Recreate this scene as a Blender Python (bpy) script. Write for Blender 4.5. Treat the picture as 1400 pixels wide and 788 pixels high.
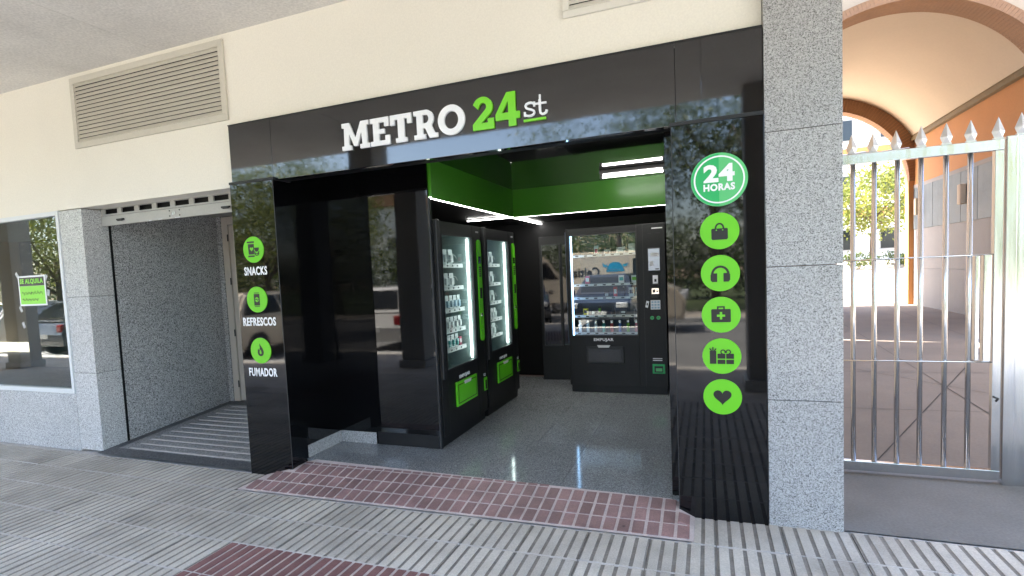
import bpy, bmesh, math, random
import numpy as np
from mathutils import Vector, Matrix
R = math.radians
rnd = random.Random(7)
S = bpy.context.scene
COL = S.collection
for o in list(bpy.data.objects): bpy.data.objects.remove(o)

# ------------------------------------------------------------------ camera
cd = bpy.data.cameras.new('camera'); cam = bpy.data.objects.new('camera', cd); COL.objects.link(cam)
cd.sensor_width = 36.0; cd.lens = 763.77/1400*36; cd.shift_x = 41.1/1400; cd.shift_y = 32.4/1400
cd.clip_start = 0.05; cd.clip_end = 600
right = Vector((0.9273, 0.3713, -0.0468)); fwd = Vector((-0.3733, 0.9249, -0.0674))
fwd.normalize(); right = (right - right.dot(fwd)*fwd).normalized(); up = right.cross(fwd)
mw = Matrix((right, up, -fwd)).transposed().to_4x4(); mw.translation = (0, 0, 1.5)
cam.matrix_world = mw
S.camera = cam
# ------------------------------------------------------------------ sky, sun, exposure
SUN_TO = Vector((-0.50, 0.13, 0.98)).normalized()
elev = math.asin(SUN_TO.z); azim = math.atan2(SUN_TO.x, SUN_TO.y)
w = bpy.data.worlds.new('World'); S.world = w; w.use_nodes = True
nt = w.node_tree; nt.nodes.clear()
sky = nt.nodes.new('ShaderNodeTexSky'); sky.sky_type = 'NISHITA'; sky.sun_disc = False
sky.sun_elevation = elev; sky.sun_rotation = azim; sky.air_density = 1.0; sky.dust_density = 2.2; sky.ozone_density = 0.7
bg = nt.nodes.new('ShaderNodeBackground'); bg.inputs[1].default_value = 0.148
wo = nt.nodes.new('ShaderNodeOutputWorld')
nt.links.new(sky.outputs[0], bg.inputs[0]); nt.links.new(bg.outputs[0], wo.inputs[0])
sl = bpy.data.lights.new('sun', 'SUN'); sl.energy = 5.0; sl.angle = R(0.5); sl.color = (1.0, 0.95, 0.86)
so = bpy.data.objects.new('sun', sl); COL.objects.link(so)
so.rotation_euler = (-SUN_TO).to_track_quat('-Z', 'Y').to_euler(); so.location = (-10, 14, 30)
S.view_settings.view_transform = 'Standard'; S.view_settings.look = 'None'
S.view_settings.exposure = 3.28; S.view_settings.gamma = 1.0
S.render.engine = 'CYCLES'
S.cycles.max_bounces = 10; S.cycles.diffuse_bounces = 6; S.cycles.glossy_bounces = 6; S.cycles.transparent_max_bounces = 16
S.cycles.sample_clamp_indirect = 12.0

# ------------------------------------------------------------------ materials
MATS = {}
def mat(name, col=(.5,.5,.5), rough=.6, metal=0., ior=1.5, spec=.5, emit=None, estr=0., coat=0.):
    m = bpy.data.materials.new(name); m.use_nodes = True
    b = m.node_tree.nodes['Principled BSDF']
    b.inputs['Base Color'].default_value = (*col, 1); b.inputs['Roughness'].default_value = rough
    b.inputs['Metallic'].default_value = metal; b.inputs['IOR'].default_value = ior
    b.inputs['Specular IOR Level'].default_value = spec; b.inputs['Coat Weight'].default_value = coat
    if emit: b.inputs['Emission Color'].default_value = (*emit, 1); b.inputs['Emission Strength'].default_value = estr
    MATS[name] = m; return m
def N(m, t): return m.node_tree.nodes.new(t)
def LK(m, a, b): m.node_tree.links.new(a, b)
def pos(m, scale=(1,1,1)):
    g = N(m, 'ShaderNodeNewGeometry'); mp = N(m, 'ShaderNodeMapping'); mp.inputs['Scale'].default_value = scale
    LK(m, g.outputs['Position'], mp.inputs['Vector']); return mp.outputs[0]
def ramp(m, fac, stops):
    r = N(m, 'ShaderNodeValToRGB'); e = r.color_ramp.elements
    while len(e) < len(stops): e.new(.5)
    for el, (p, c) in zip(e, stops):
        el.position = p; el.color = (*c, 1) if len(c) == 3 else c
    LK(m, fac, r.inputs[0]); return r.outputs[0]
def mixc(m, a, b, fac, mode='MULTIPLY'):
    n = N(m, 'ShaderNodeMix'); n.data_type = 'RGBA'; n.blend_type = mode
    if isinstance(fac, float): n.inputs[0].default_value = fac
    else: LK(m, fac, n.inputs[0])
    LK(m, a, n.inputs[6]); LK(m, b, n.inputs[7]); return n.outputs[2]
def noise(m, scale, detail=4, rough=.55, vec=None, sc=(1,1,1)):
    n = N(m, 'ShaderNodeTexNoise'); n.inputs['Scale'].default_value = scale; n.inputs['Detail'].default_value = detail
    n.inputs['Roughness'].default_value = rough
    LK(m, vec if vec else pos(m, sc), n.inputs['Vector']); return n.outputs['Fac']
def bump(m, h, strength=.2, dist=.01):
    n = N(m, 'ShaderNodeBump'); n.inputs['Strength'].default_value = strength; n.inputs['Distance'].default_value = dist
    LK(m, h, n.inputs['Height']); LK(m, n.outputs[0], m.node_tree.nodes['Principled BSDF'].inputs['Normal'])
def base(m): return m.node_tree.nodes['Principled BSDF'].inputs['Base Color']
def mottled(name, col, rough=.7, amt=.18, scale=3., fine=60., fineamt=.1, bmp=0., rnd_amt=0., spots=0., **k):
    m = mat(name, col, rough, **k)
    c0 = tuple(v*(1-amt) for v in col); c1 = tuple(min(1, v*(1+amt)) for v in col)
    c = ramp(m, noise(m, scale), [(.3, c0), (.7, c1)])
    f = noise(m, fine, 3)
    c = mixc(m, c, ramp(m, f, [(.3, (1-fineamt,)*3), (.7, (1+fineamt*.5,)*3)]), 1.0)
    if spots:
        v = N(m, 'ShaderNodeTexVoronoi'); v.inputs['Scale'].default_value = 7.0; LK(m, pos(m), v.inputs['Vector'])
        sp_ = N(m, 'ShaderNodeSeparateColor'); LK(m, v.outputs['Color'], sp_.inputs[0])
        spot = ramp(m, v.outputs['Distance'], [(.07, (1-spots*1.6,)*3), (.115, (1, 1, 1))]); keep = ramp(m, sp_.outputs[0], [(.62, (0,)*3), (.66, (1,)*3)])
        on = N(m, 'ShaderNodeRGB'); on.outputs[0].default_value = (1, 1, 1, 1)
        c = mixc(m, c, mixc(m, on.outputs[0], spot, keep, 'MIX'), 1.0)
        c = mixc(m, c, ramp(m, noise(m, 1.1, 6, .65), [(.34, (1-spots*.8, 1-spots*.85, 1-spots*.9)), (.56, (1, 1, 1))]), 1.0)
    if rnd_amt:
        oi = N(m, 'ShaderNodeObjectInfo')
        c = mixc(m, c, ramp(m, oi.outputs['Random'], [(0, (1-rnd_amt,)*3), (1, (1+rnd_amt*.4,)*3)]), 1.0)
    LK(m, c, base(m))
    if bmp: bump(m, f, bmp, .004)
    return m
def granite(name, stops, scale=120., rough=.45, dirt=.12, dirtscale=1.3):
    m = mat(name, rough=rough)
    v = N(m, 'ShaderNodeTexVoronoi'); v.inputs['Scale'].default_value = scale; LK(m, pos(m), v.inputs['Vector'])
    sp = N(m, 'ShaderNodeSeparateColor'); LK(m, v.outputs['Color'], sp.inputs[0])
    c = ramp(m, sp.outputs[0], stops)
    c = mixc(m, c, ramp(m, noise(m, scale*.35, 3), [(.35, (.8,)*3), (.65, (1.08,)*3)]), 1.0)
    c = mixc(m, c, ramp(m, noise(m, dirtscale, 5), [(.3, (1-dirt,)*3), (.75, (1,)*3)]), 1.0)
    oi = N(m, 'ShaderNodeObjectInfo'); c = mixc(m, c, ramp(m, oi.outputs['Random'], [(0, (.93,)*3), (1, (1.03,)*3)]), 1.0)
    LK(m, c, base(m)); return m
granite('granite', [(.0, (.10,.10,.10)), (.14, (.25,.248,.245)), (.40, (.42,.418,.415)), (.8, (.53,.527,.525))], 260, .22)
granite('granite_dark', [(.0, (.05,.05,.05)), (.22, (.2,.2,.2)), (.55, (.47,.47,.47)), (.9, (.66,.66,.66))], 165, .35)
granite('granite_floor', [(.0, (.12,.127,.13)), (.25, (.21,.22,.225)), (.7, (.33,.345,.35)), (1, (.43,.44,.445))], 220, .09, .15, 2.)
granite('granite_band', [(.0, (.03,.03,.035)), (.5, (.09,.095,.1)), (1, (.17,.17,.18))], 150, .5)
granite('terrazzo', [(.0, (.10,.10,.10)), (.3, (.22,.22,.22)), (.8, (.38,.375,.37))], 130, .5)
mottled('cream', (.78,.74,.655), .75, .05, .5, 90, .05, .12)
mottled('soffit', (.68,.655,.61), .85, .10, 1.6, 55, .16, .25)
mottled('tile_grey', (.55,.51,.455), .8, .13, 2.2, 130, .18, .4, .14, .24)
mottled('tile_dirt', (.25,.23,.205), .9, .2, 8, 90, .2)
mottled('grout', (.52,.49,.465), .9, .12, 6, 90, .15)
mottled('tile_red', (.215,.105,.10), .75, .16, 5, 130, .2, .4, .22, .15)
mottled('grout_pink', (.53,.45,.43), .9, .15, 6, 90, .15)
mottled('grout_dark', (.15,.10,.09), .9, .2, 6, 90, .15)
mottled('brick_red', (.29,.175,.168), .65, .2, 6, 120, .22, .35, .25, .3)
mottled('concrete', (.175,.168,.16), .85, .16, 1.8, 70, .18, .35)
mottled('passage_floor', (.155,.12,.092), .8, .12, 1.2, 60, .15, .3)
mottled('asphalt', (.20,.195,.19), .85, .15, .6, 120, .3, .4)
mottled('earth', (.30,.22,.14), .95, .25, .5, 20, .25, .3)
mottled('court_paving', (.42,.36,.29), .85, .12, .4, 8, .12)
mottled('lawn', (.075,.10,.03), .95, .3, .7, 20, .35)
mottled('kerb_stone', (.42,.42,.41), .8, .1, 1, 80, .15)
mottled('peach', (.66,.46,.29), .8, .05, .6, 20, .03)
mottled('vault_cream', (.52,.43,.33), .85, .05, .5, 20, .03)
mottled('front_plaster', (.36,.27,.18), .85, .06, .7, 25, .05)
mottled('orange_plaster', (.46,.205,.07), .8, .07, .8, 25, .05)
mottled('arch_brown', (.24,.12,.055), .8, .10, 2, 30, .12)
mottled('molding', (.17,.12,.055), .7, .1, 2, 30, .1)
mottled('slate_band', (.115,.135,.145), .55, .15, 2, 30, .12, .0, .2)
mottled('stone_panel', (.27,.245,.23), .7, .07, 1, 40, .08, .0, .12)
mottled('white_wall', (.78,.75,.70), .8, .04, .4, 10, .04)
mottled('roof_gravel', (.3,.28,.26), .9, .1, 1, 40, .1)
mottled('louvre', (.56,.525,.45), .55, .05, 2, 40, .04)
mottled('louvre_white', (.70,.67,.60), .5, .04, 2, 40, .03)
mottled('shutter_grey', (.42,.41,.38), .45, .06, 3, 60, .05)
mottled('bark', (.11,.08,.055), .95, .25, 5, 40, .3, .6)
mottled('column_paint', (.30,.29,.27), .6, .06, 1, 30, .05)
def gloss_black(name, col=(.003,.003,.0035), wav=.14, rough=.02, ior=1.53, sc=(1.6,1.6,.8)):
    m = mat(name, col, rough, ior=ior)
    n = noise(m, 1.0, 2, .4, sc=sc); f = noise(m, 22, 3)
    bump(m, n, wav, .012)
    LK(m, ramp(m, f, [(.35, (rough,)*3), (.75, (rough+.035,)*3)]), m.node_tree.nodes['Principled BSDF'].inputs['Roughness'])
    return m
gloss_black('black_gloss')
gloss_black('black_gloss_fascia', wav=.14, rough=.03, ior=1.8, sc=(2.4, 2.4, .35))
mottled('black_satin', (.011,.0112,.012), .42, .2, 4, 60, .1, spec=.28)
mat('black_edge', (.022,.023,.025), .4, spec=.35)
mat('black_mat', (.005,.005,.0055), .6, spec=.25)
gloss_black('ceiling_gloss', (.010,.012,.010), .12, .03)
granite('granite_skirt', [(.0, (.10,.10,.10)), (.14, (.25,.248,.245)), (.40, (.47,.465,.46)), (.8, (.62,.615,.61))], 185, .3)
granite('granite_glare', [(.0, (.16,.16,.16)), (.14, (.36,.36,.36)), (.40, (.62,.62,.62)), (.8, (.76,.76,.755))], 240, .2)  # pillar's granite again, made paler to put outdoor glare into the colour
mottled('kick_plate', (.025,.026,.03), .25, .3, 6, 50, .2)
mat('vinyl_green', (.13,.54,.008), .35)
mat('badge_dark_green', (.015,.40,.11), .3)
mat('badge_light_green', (.10,.50,.17), .3)
mat('letter_white', (.80,.81,.83), .35)
mat('letter_green', (.17,.60,.005), .3)
mat('panel_green', (.06,.29,.014), .28)
mat('machine_green', (.13,.62,.015), .28)
mat('print_black', (.008,.008,.008), .4)
mat('white_print', (.82,.82,.84), .5)
mat('grey_print', (.45,.45,.46), .5)
mat('led', (1,1,1), .5, emit=(1, .97, .93), estr=4.5)
mat('led_bar', (1,1,1), .5, emit=(.92, 1, .97), estr=2.0)
mat('led_blue', (.6,.7,.9), .5, emit=(.35, .6, 1), estr=1.6)
mat('tube_light', (1,1,1), .5, emit=(1, .97, .95), estr=4.0)
mat('lamp_housing', (.30,.29,.28), .35)
mat('screen', (.18,.2,.23), .1, emit=(.55, .62, .72), estr=.05)
mat('display_dark', (.01,.015,.012), .1)
mat('shelf_metal', (.55,.56,.57), .35, .6)
mat('machine_inside', (.22,.29,.285), .5)
mat('machine_inside_dark', (.05,.075,.125), .4)
mat('price_strip', (.66,.67,.68), .4)
mat('coil', (.62,.63,.64), .3, .9)
mat('chrome', (.75,.75,.76), .15, 1.0)
def steel(name, col=(.62,.61,.59), rough=.2, wav=.25):
    m = mat(name, col, rough, 1.0); n = noise(m, 3.0, 3, .5, sc=(1, 1, .5)); bump(m, n, wav, .01)
    f = noise(m, 40, 3, sc=(1, 1, .05))
    LK(m, ramp(m, f, [(.3, (rough-.05,)*3), (.7, (rough+.1,)*3)]), m.node_tree.nodes['Principled BSDF'].inputs['Roughness'])
    return m
steel('stainless', (.64,.655,.67), .16); steel('stainless_dull', (.58,.58,.58), .33, .15)
mat('aluminium', (.60,.585,.55), .35, .85)
mat('door_beige', (.52,.47,.41), .4)
mat('door_pane', (.30,.38,.36), .06, spec=.7)
mat('hinge_black', (.02,.02,.02), .5)
mat('frame_white', (.68,.70,.71), .4)
mat('room_wall', (.38,.38,.37), .8)
mat('tyre', (.02,.02,.02), .8); mat('rim', (.5,.5,.52), .3, .9)
mat('car_glass', (.012,.014,.016), .03); mat('headlight', (.75,.76,.78), .08); mat('tail_red', (.35,.01,.01), .2)
mat('plate_white', (.8,.8,.78), .4)
mat('sign_lime', (.26,.70,.06), .5)
mat('tape', (.42,.44,.45), .3)
mat('logo_blue', (.01,.36,.62), .4)
for nm, c in dict(red=(.55,.03,.03), blue=(.03,.13,.5), teal=(.02,.38,.36), lime=(.2,.5,.04), yellow=(.65,.5,.03), white=(.72,.73,.74), dark=(.02,.02,.025), clear=(.74,.79,.80), pink=(.6,.12,.2), cyan=(.15,.45,.6), paleblue=(.35,.5,.62)).items():
    mat('pack_'+nm, c, .35)
def glass(name, tint=(1,1,1), ior=1.5, rough=0.0, dens=1.0):
    m = bpy.data.materials.new(name); m.use_nodes = True; t = m.node_tree; t.nodes.clear()
    o = t.nodes.new('ShaderNodeOutputMaterial'); mx = t.nodes.new('ShaderNodeMixShader'); f = t.nodes.new('ShaderNodeFresnel')
    gm = t.nodes.new('ShaderNodeNewGeometry'); mm = t.nodes.new('ShaderNodeMath'); mm.operation = 'MULTIPLY_ADD'; mm.inputs[1].default_value = 1/ior-ior; mm.inputs[2].default_value = ior
    t.links.new(gm.outputs['Backfacing'], mm.inputs[0]); t.links.new(mm.outputs[0], f.inputs[0])
    a = t.nodes.new('ShaderNodeBsdfTransparent'); a.inputs[0].default_value = (*tint, 1)
    g = t.nodes.new('ShaderNodeBsdfGlossy'); g.inputs['Roughness'].default_value = rough; g.inputs[0].default_value = (1, 1, 1, 1)
    t.links.new(f.outputs[0], mx.inputs[0]); t.links.new(a.outputs[0], mx.inputs[1]); t.links.new(g.outputs[0], mx.inputs[2]); t.links.new(mx.outputs[0], o.inputs[0])
    MATS[name] = m; return m
glass('glass', (.95,.97,.96), 1.5); glass('shop_glass', (.62,.68,.68), 1.75); glass('door_glass', (.68,.78,.76), 1.55); glass('machine_glass', (.85,.9,.89), 1.7)
def leafmat(name, c0, c1):
    m = mat(name, c0, .55)
    g = N(m, 'ShaderNodeNewGeometry')
    LK(m, ramp(m, g.outputs['Random Per Island'], [(0, c0), (.6, c1), (1, tuple(v*1.25 for v in c1))]), base(m))
    t = N(m, 'ShaderNodeBsdfTranslucent'); LK(m, ramp(m, g.outputs['Random Per Island'], [(0, c0), (1, tuple(v*1.3 for v in c1))]), t.inputs[0])
    mx = N(m, 'ShaderNodeMixShader'); mx.inputs[0].default_value = .35
    b = m.node_tree.nodes['Principled BSDF']; o = m.node_tree.nodes['Material Output']
    LK(m, b.outputs[0], mx.inputs[1]); LK(m, t.outputs[0], mx.inputs[2]); LK(m, mx.outputs[0], o.inputs[0])
leafmat('leaf_a', (.045,.085,.012), (.10,.13,.02)); leafmat('leaf_b', (.04,.07,.015), (.085,.11,.03)); leafmat('leaf_c', (.10,.14,.02), (.16,.17,.03))
for nm, c in dict(white=(.72,.71,.69), dark=(.015,.02,.035), silver=(.42,.41,.38), grey=(.12,.125,.13), cream=(.72,.62,.48)).items():
    mat('paint_'+nm, c, .25, coat=.6)

# ------------------------------------------------------------------ mesh helpers
class MB:
    def __init__(s): s.bm = bmesh.new()
    def box(s, x0, x1, y0, y1, z0, z1, bev=0., mi=0):
        b = s.bm
        v = [b.verts.new(p) for p in ((x0,y0,z0),(x1,y0,z0),(x1,y1,z0),(x0,y1,z0),(x0,y0,z1),(x1,y0,z1),(x1,y1,z1),(x0,y1,z1))]
        fs = [b.faces.new([v[i] for i in q]) for q in ((0,3,2,1),(4,5,6,7),(0,1,5,4),(1,2,6,5),(2,3,7,6),(3,0,4,7))]
        for f in fs: f.material_index = mi
        if bev > 0:
            es = list({e for f in fs for e in f.edges})
            r = bmesh.ops.bevel(b, geom=es, offset=bev, segments=2, profile=.6, affect='EDGES')
            for f in r['faces']: f.material_index = mi
        return s
    def poly(s, pts, mi=0):
        f = s.bm.faces.new([s.bm.verts.new(p) for p in pts]); f.material_index = mi; return s
    def prism(s, pts2, y0, y1, mi=0):          # x,z outline swept along y
        a = [s.bm.verts.new((x, y0, z)) for x, z in pts2]; c = [s.bm.verts.new((x, y1, z)) for x, z in pts2]; n = len(a)
        fs = [s.bm.faces.new(a), s.bm.faces.new(c[::-1])]
        for i in range(n): fs.append(s.bm.faces.new((a[i], c[i], c[(i+1) % n], a[(i+1) % n])))
        for f in fs: f.material_index = mi
        return s
    def tube(s, pts, rad, n=10, caps=True, mi=0):
        pts = [Vector(p) for p in pts]; rad = rad if isinstance(rad, (list, tuple)) else [rad]*len(pts); rings = []
        for i, p in enumerate(pts):
            d = (pts[min(i+1, len(pts)-1)] - pts[max(i-1, 0)]).normalized()
            u = d.cross(Vector((0, 0, 1)) if abs(d.z) < .9 else Vector((1, 0, 0))).normalized(); v = d.cross(u)
            rings.append([s.bm.verts.new(p + rad[i]*(math.cos(2*math.pi*k/n)*u + math.sin(2*math.pi*k/n)*v)) for k in range(n)])
        for a, c in zip(rings, rings[1:]):
            for k in range(n):
                f = s.bm.faces.new((a[k], a[(k+1) % n], c[(k+1) % n], c[k])); f.smooth = True; f.material_index = mi
        if caps:
            s.bm.faces.new(rings[0][::-1]).material_index = mi; s.bm.faces.new(rings[-1]).material_index = mi
        return s
    def disc_y(s, cx, cz, r, y0, y1, n=40, mi=0): return s.prism([(cx+r*math.cos(2*math.pi*k/n), cz+r*math.sin(2*math.pi*k/n)) for k in range(n)], y0, y1, mi)
    def ring_y(s, cx, cz, r0, r1, y0, y1, a0=0., a1=360., n=48, mi=0):
        full = abs(a1-a0-360) < 1e-6
        P = []
        for k in range(n+1):
            a = R(a0+(a1-a0)*k/n); P.append([s.bm.verts.new((cx+r*math.cos(a), y, cz+r*math.sin(a))) for r, y in ((r0, y0), (r1, y0), (r1, y1), (r0, y1))])
        for a, c in zip(P, P[1:]):
            for k in range(4): s.bm.faces.new((a[k], a[(k+1) % 4], c[(k+1) % 4], c[k])).material_index = mi
        if not full: s.bm.faces.new(P[0]); s.bm.faces.new(P[-1][::-1])
        return s
    def mesh(s, name):
        bmesh.ops.recalc_face_normals(s.bm, faces=s.bm.faces)
        me = bpy.data.meshes.new(name); s.bm.to_mesh(me); s.bm.free(); return me
def wloc(o):
    v = Vector((0, 0, 0))
    while o is not None: v = v + o.location; o = o.parent
    return v
def link(name, me, mats, parent=None):
    for m in (mats if isinstance(mats, (list, tuple)) else [mats]): me.materials.append(MATS[m])
    o = bpy.data.objects.new(name, me); COL.objects.link(o)
    if parent is not None:
        o.parent = parent; off = wloc(parent)
        if off.length > 0: me.transform(Matrix.Translation(-off))
    return o
def put(name, mb, mats, parent=None): return link(name, mb.mesh(name), mats, parent)
def BX(name, dims, m, parent=None, bev=0.): return put(name, MB().box(*dims, bev=bev), m, parent)
def tag(o, label=None, cat=None, group=None, kind=None):
    if label: o['label'] = label
    if cat: o['category'] = cat
    if group: o['group'] = group
    if kind: o['kind'] = kind
    return o
def thing(name, label, cat, loc=(0, 0, 0), group=None):
    o = bpy.data.objects.new(name, None); COL.objects.link(o); o.location = loc; o.empty_display_size = .1
    return tag(o, label, cat, group)
def struct(name, mb, m, parent=None): return tag(put(name, mb, m, parent), kind='structure')
def copy_tree(o, parent=None):
    c = o.copy(); COL.objects.link(c); c.parent = parent
    for ch in o.children: copy_tree(ch, c)
    return c
# outlines -> filled meshes (letters, icons)
def curve_mesh(polys, ext=.002):
    cu = bpy.data.curves.new('tmp', 'CURVE'); cu.dimensions = '2D'; cu.fill_mode = 'BOTH'; cu.extrude = ext
    for p in polys:
        sp = cu.splines.new('POLY'); sp.points.add(len(p)-1); sp.use_cyclic_u = True
        for pt, (x, y) in zip(sp.points, p): pt.co = (x, y, 0, 1)
    ob = bpy.data.objects.new('tmp', cu); COL.objects.link(ob)
    me = bpy.data.meshes.new_from_object(ob.evaluated_get(bpy.context.evaluated_depsgraph_get()))
    bpy.data.objects.remove(ob); bpy.data.curves.remove(cu); return me
def text_mesh(body, ext=.002, offset=.0):
    cu = bpy.data.curves.new('tmp', 'FONT'); cu.body = body; cu.extrude = ext; cu.offset = offset; cu.resolution_u = 3; cu.space_character = 1.10
    ob = bpy.data.objects.new('tmp', cu); COL.objects.link(ob)
    me = bpy.data.meshes.new_from_object(ob.evaluated_get(bpy.context.evaluated_depsgraph_get()))
    bpy.data.objects.remove(ob); bpy.data.curves.remove(cu); return me
def fit(me, x0, x1, z0, z1, y, depth=.002, flip=False):
    co = np.empty(len(me.vertices)*3); me.vertices.foreach_get('co', co); co = co.reshape(-1, 3)
    lo = co.min(0); hi = co.max(0); sz = np.maximum(hi-lo, 1e-9)
    t = (co-lo)/sz
    out = np.stack([x0+t[:, 0]*(x1-x0), y-t[:, 2]*depth, z0+t[:, 1]*(z1-z0)], 1)
    me.vertices.foreach_set('co', out.ravel()); me.update(); return me
def text(name, body, x0, x1, z0, z1, y, m, parent, bold=.02, depth=.002):
    return link(name, fit(text_mesh(body, .01, bold), x0, x1, z0, z1, y, depth), m, parent)
def shape(name, polys, cx, cz, sc, y, m, parent, depth=.002):
    """polys: list of groups; each group = [outline, hole, ...] in unit coordinates; later groups sit a hair prouder"""
    bm = bmesh.new()
    for i, g in enumerate(polys):
        me = curve_mesh(g, .5)
        for v in me.vertices:
            x, yy, z = v.co; v.co = (cx+x*sc, y-(z+.5)*(depth+.0004*i), cz+yy*sc)
        bm.from_mesh(me); bpy.data.meshes.remove(me)
    me = bpy.data.meshes.new(name); bm.to_mesh(me); bm.free()
    return link(name, me, m, parent)
def arc(cx, cy, r, a0, a1, n=14, ry=None):
    ry = r if ry is None else ry
    return [(cx+r*math.cos(R(a0+(a1-a0)*k/n)), cy+ry*math.sin(R(a0+(a1-a0)*k/n))) for k in range(n+1)]
def rect(x0, x1, y0, y1): return [(x0, y0), (x1, y0), (x1, y1), (x0, y1)]
def ribbon(pts, wdt):
    L, Rr = [], []
    for i, p in enumerate(pts):
        a = pts[max(i-1, 0)]; b = pts[min(i+1, len(pts)-1)]; dx, dy = b[0]-a[0], b[1]-a[1]; l = math.hypot(dx, dy) or 1
        nx, ny = -dy/l*wdt/2, dx/l*wdt/2; L.append((p[0]+nx, p[1]+ny)); Rr.append((p[0]-nx, p[1]-ny))
    return L + Rr[::-1]

FY = 3.354      # front of the black cladding
WY = 3.42       # cream wall / granite face
ZC = 3.44       # soffit
ZF = 0.10       # shop floor
def zs(x): return .0125*min(max(x+3.4, 0), 4.06)

# ================================================================== GROUND, ROAD, PAVEMENTS
struct('ground', MB().poly([(-250,-250,-.35),(250,-250,-.35),(250,250,-.35),(-250,250,-.35)]), 'earth')
struct('road', MB().box(-120, 120, -10.2, -1.95, -.34, -.15), 'asphalt')
struct('kerb', MB().box(-120, 60, -1.95, -1.8, -.34, -.005, .015), 'kerb_stone')
struct('far_kerb', MB().box(-120, 60, -10.35, -10.2, -.34, -.02, .015), 'kerb_stone')
struct('far_pavement', MB().box(-120, 60, -12.6, -10.35, -.34, -.03), 'court_paving')
struct('lawn', MB().box(-120, 60, -60, -12.6, -.34, .02), 'lawn')
mk = MB()
for i in range(9): mk.box(-22+i*4.6, -21.9+i*4.6, -4.2, -1.97, -.149, -.1455)
struct('parking_lines', mk, 'white_print')
# sidewalk bed
b = MB()
for x0, x1 in ((-60, -3.4), (-3.4, .66), (.66, 30)):
    b.poly([(x0,-1.8,zs(x0)-.014),(x1,-1.8,zs(x1)-.014),(x1,3.50,zs(x1)-.014),(x0,3.50,zs(x0)-.014)])
sidewalk = struct('sidewalk', b, 'grout')
# ribbed paving tile: slab + five ribs
TS = .328
def tile_mesh(name, a, d, nr=5):
    m = MB(); g = TS-.012
    gw = TS*nr/5-.004
    m.box(-gw/2, gw/2, -g/2, g/2, -.03, -.0045, mi=1)
    p = gw/nr
    for k in range(nr):
        x = -gw/2 + p*(k+.5); m.box(x-p*.35, x+p*.35, -g/2, g/2, -.0045, 0, bev=.0015, mi=0)
    for s_ in (-1, 1): m.box(-gw/2, gw/2, min(s_*g/2, s_*(g/2+.006)), max(s_*g/2, s_*(g/2+.006)), -.03, -.001, mi=2)
    me = m.mesh(name); me.materials.append(MATS[a]); me.materials.append(MATS[d]); me.materials.append(MATS['grout']); return me
tm_grey = tile_mesh('paving_tile', 'tile_grey', 'tile_dirt'); tm_red = tile_mesh('red_paving_tile', 'tile_red', 'grout_pink')
for r_ in range(9):
    yc = FY - TS*(r_+.5)
    for c in range(-15, 17):
        xc = -2.6 + TS*(c+.5) + (0 if r_ % 2 == 0 else 0)
        if r_ == 0 and -3.15 < xc < -.10: continue
        red = r_ == 3 and xc > -2.62 and xc < -.6
        if r_ >= 4 and -2.62 < xc < -.6: red = True
        o = bpy.data.objects.new('red_paving_tile' if red else 'paving_tile', tm_red if red else tm_grey); COL.objects.link(o); o.parent = sidewalk
        o.location = (xc, yc, zs(xc) + rnd.uniform(-.0015, .0015)); sl_ = .0125 if -3.4 < xc < .66 else 0
        o.rotation_euler = (rnd.uniform(-.003, .003), -sl_ + rnd.uniform(-.003, .003), rnd.uniform(-.003, .003))
o = bpy.data.objects.new('paving_tile', tile_mesh('paving_tile', 'tile_grey', 'tile_dirt', 2)); COL.objects.link(o); o.parent = sidewalk
o.location = (-.041, FY-TS*.5, zs(-.041)); o.rotation_euler = (0, -.0125, 0)
# far part of the sidewalk beyond the single tiles
b = MB()
for x0, x1, y0, y1 in ((-60, -7.53, -1.8, 3.41), (2.66, 30, -1.8, 3.35), (-7.53, 2.66, -1.8, .395)):
    xs = [x0] + [v for v in (-3.4, .66) if x0 < v < x1] + [x1]
    for a, c in zip(xs, xs[1:]): b.poly([(a,y0,zs(a)-.006),(c,y0,zs(c)-.006),(c,y1,zs(c)-.006),(a,y1,zs(a)-.006)])
struct('sidewalk_far', b, 'tile_grey')

# red ramp into the shop
RB0, RB1 = 3.035, 3.035
def yedge(x): return 3.512 + (3.44-3.512)*(x+2.975)/2.8
def zramp(x, y):
    t = (y-RB0)/(yedge(x)-RB0); z = zs(x) + max(0, min(1, t))*(ZF-.002-zs(x))
    zl = zs(x) + max(0, (x+3.24))*.26; zr = zs(x) + max(0, (-.085-x))*.5
    return min(z, zl, zr)
b = MB(); nx, ny = 70, 10
gx = [-3.24 + (3.155)*i/nx for i in range(nx+1)]
V = []
for x in gx:
    col = []
    for j in range(ny+1):
        ye = yedge(x) + .004
        if x > -.175 or x < -2.975: ye = FY + .004
        y = RB0 + (ye-RB0)*j/ny; col.append(b.bm.verts.new((x, y, zramp(x, y) + .002)))
    V.append(col)
for i in range(nx):
    for j in range(ny): b.bm.faces.new((V[i][j], V[i+1][j], V[i+1][j+1], V[i][j+1])).smooth = True
ramp_o = struct('entrance_ramp', b, 'grout_pink')
CW, CD = .079, .129
bm_ = MB(); bm_.box(-CW/2+.0085, CW/2-.0085, -CD/2+.0065, CD/2-.0065, -.012, .0045, bev=.002); brick_me = bm_.mesh('paving_brick'); brick_me.materials.append(MATS['brick_red'])
bm_ = MB(); bm_.box(-CW/2+.0085, CW/2-.0085, -.010, .010, -.012, .0045, bev=.002); brick_sl = bm_.mesh('paving_brick'); brick_sl.materials.append(MATS['brick_red'])
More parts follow.
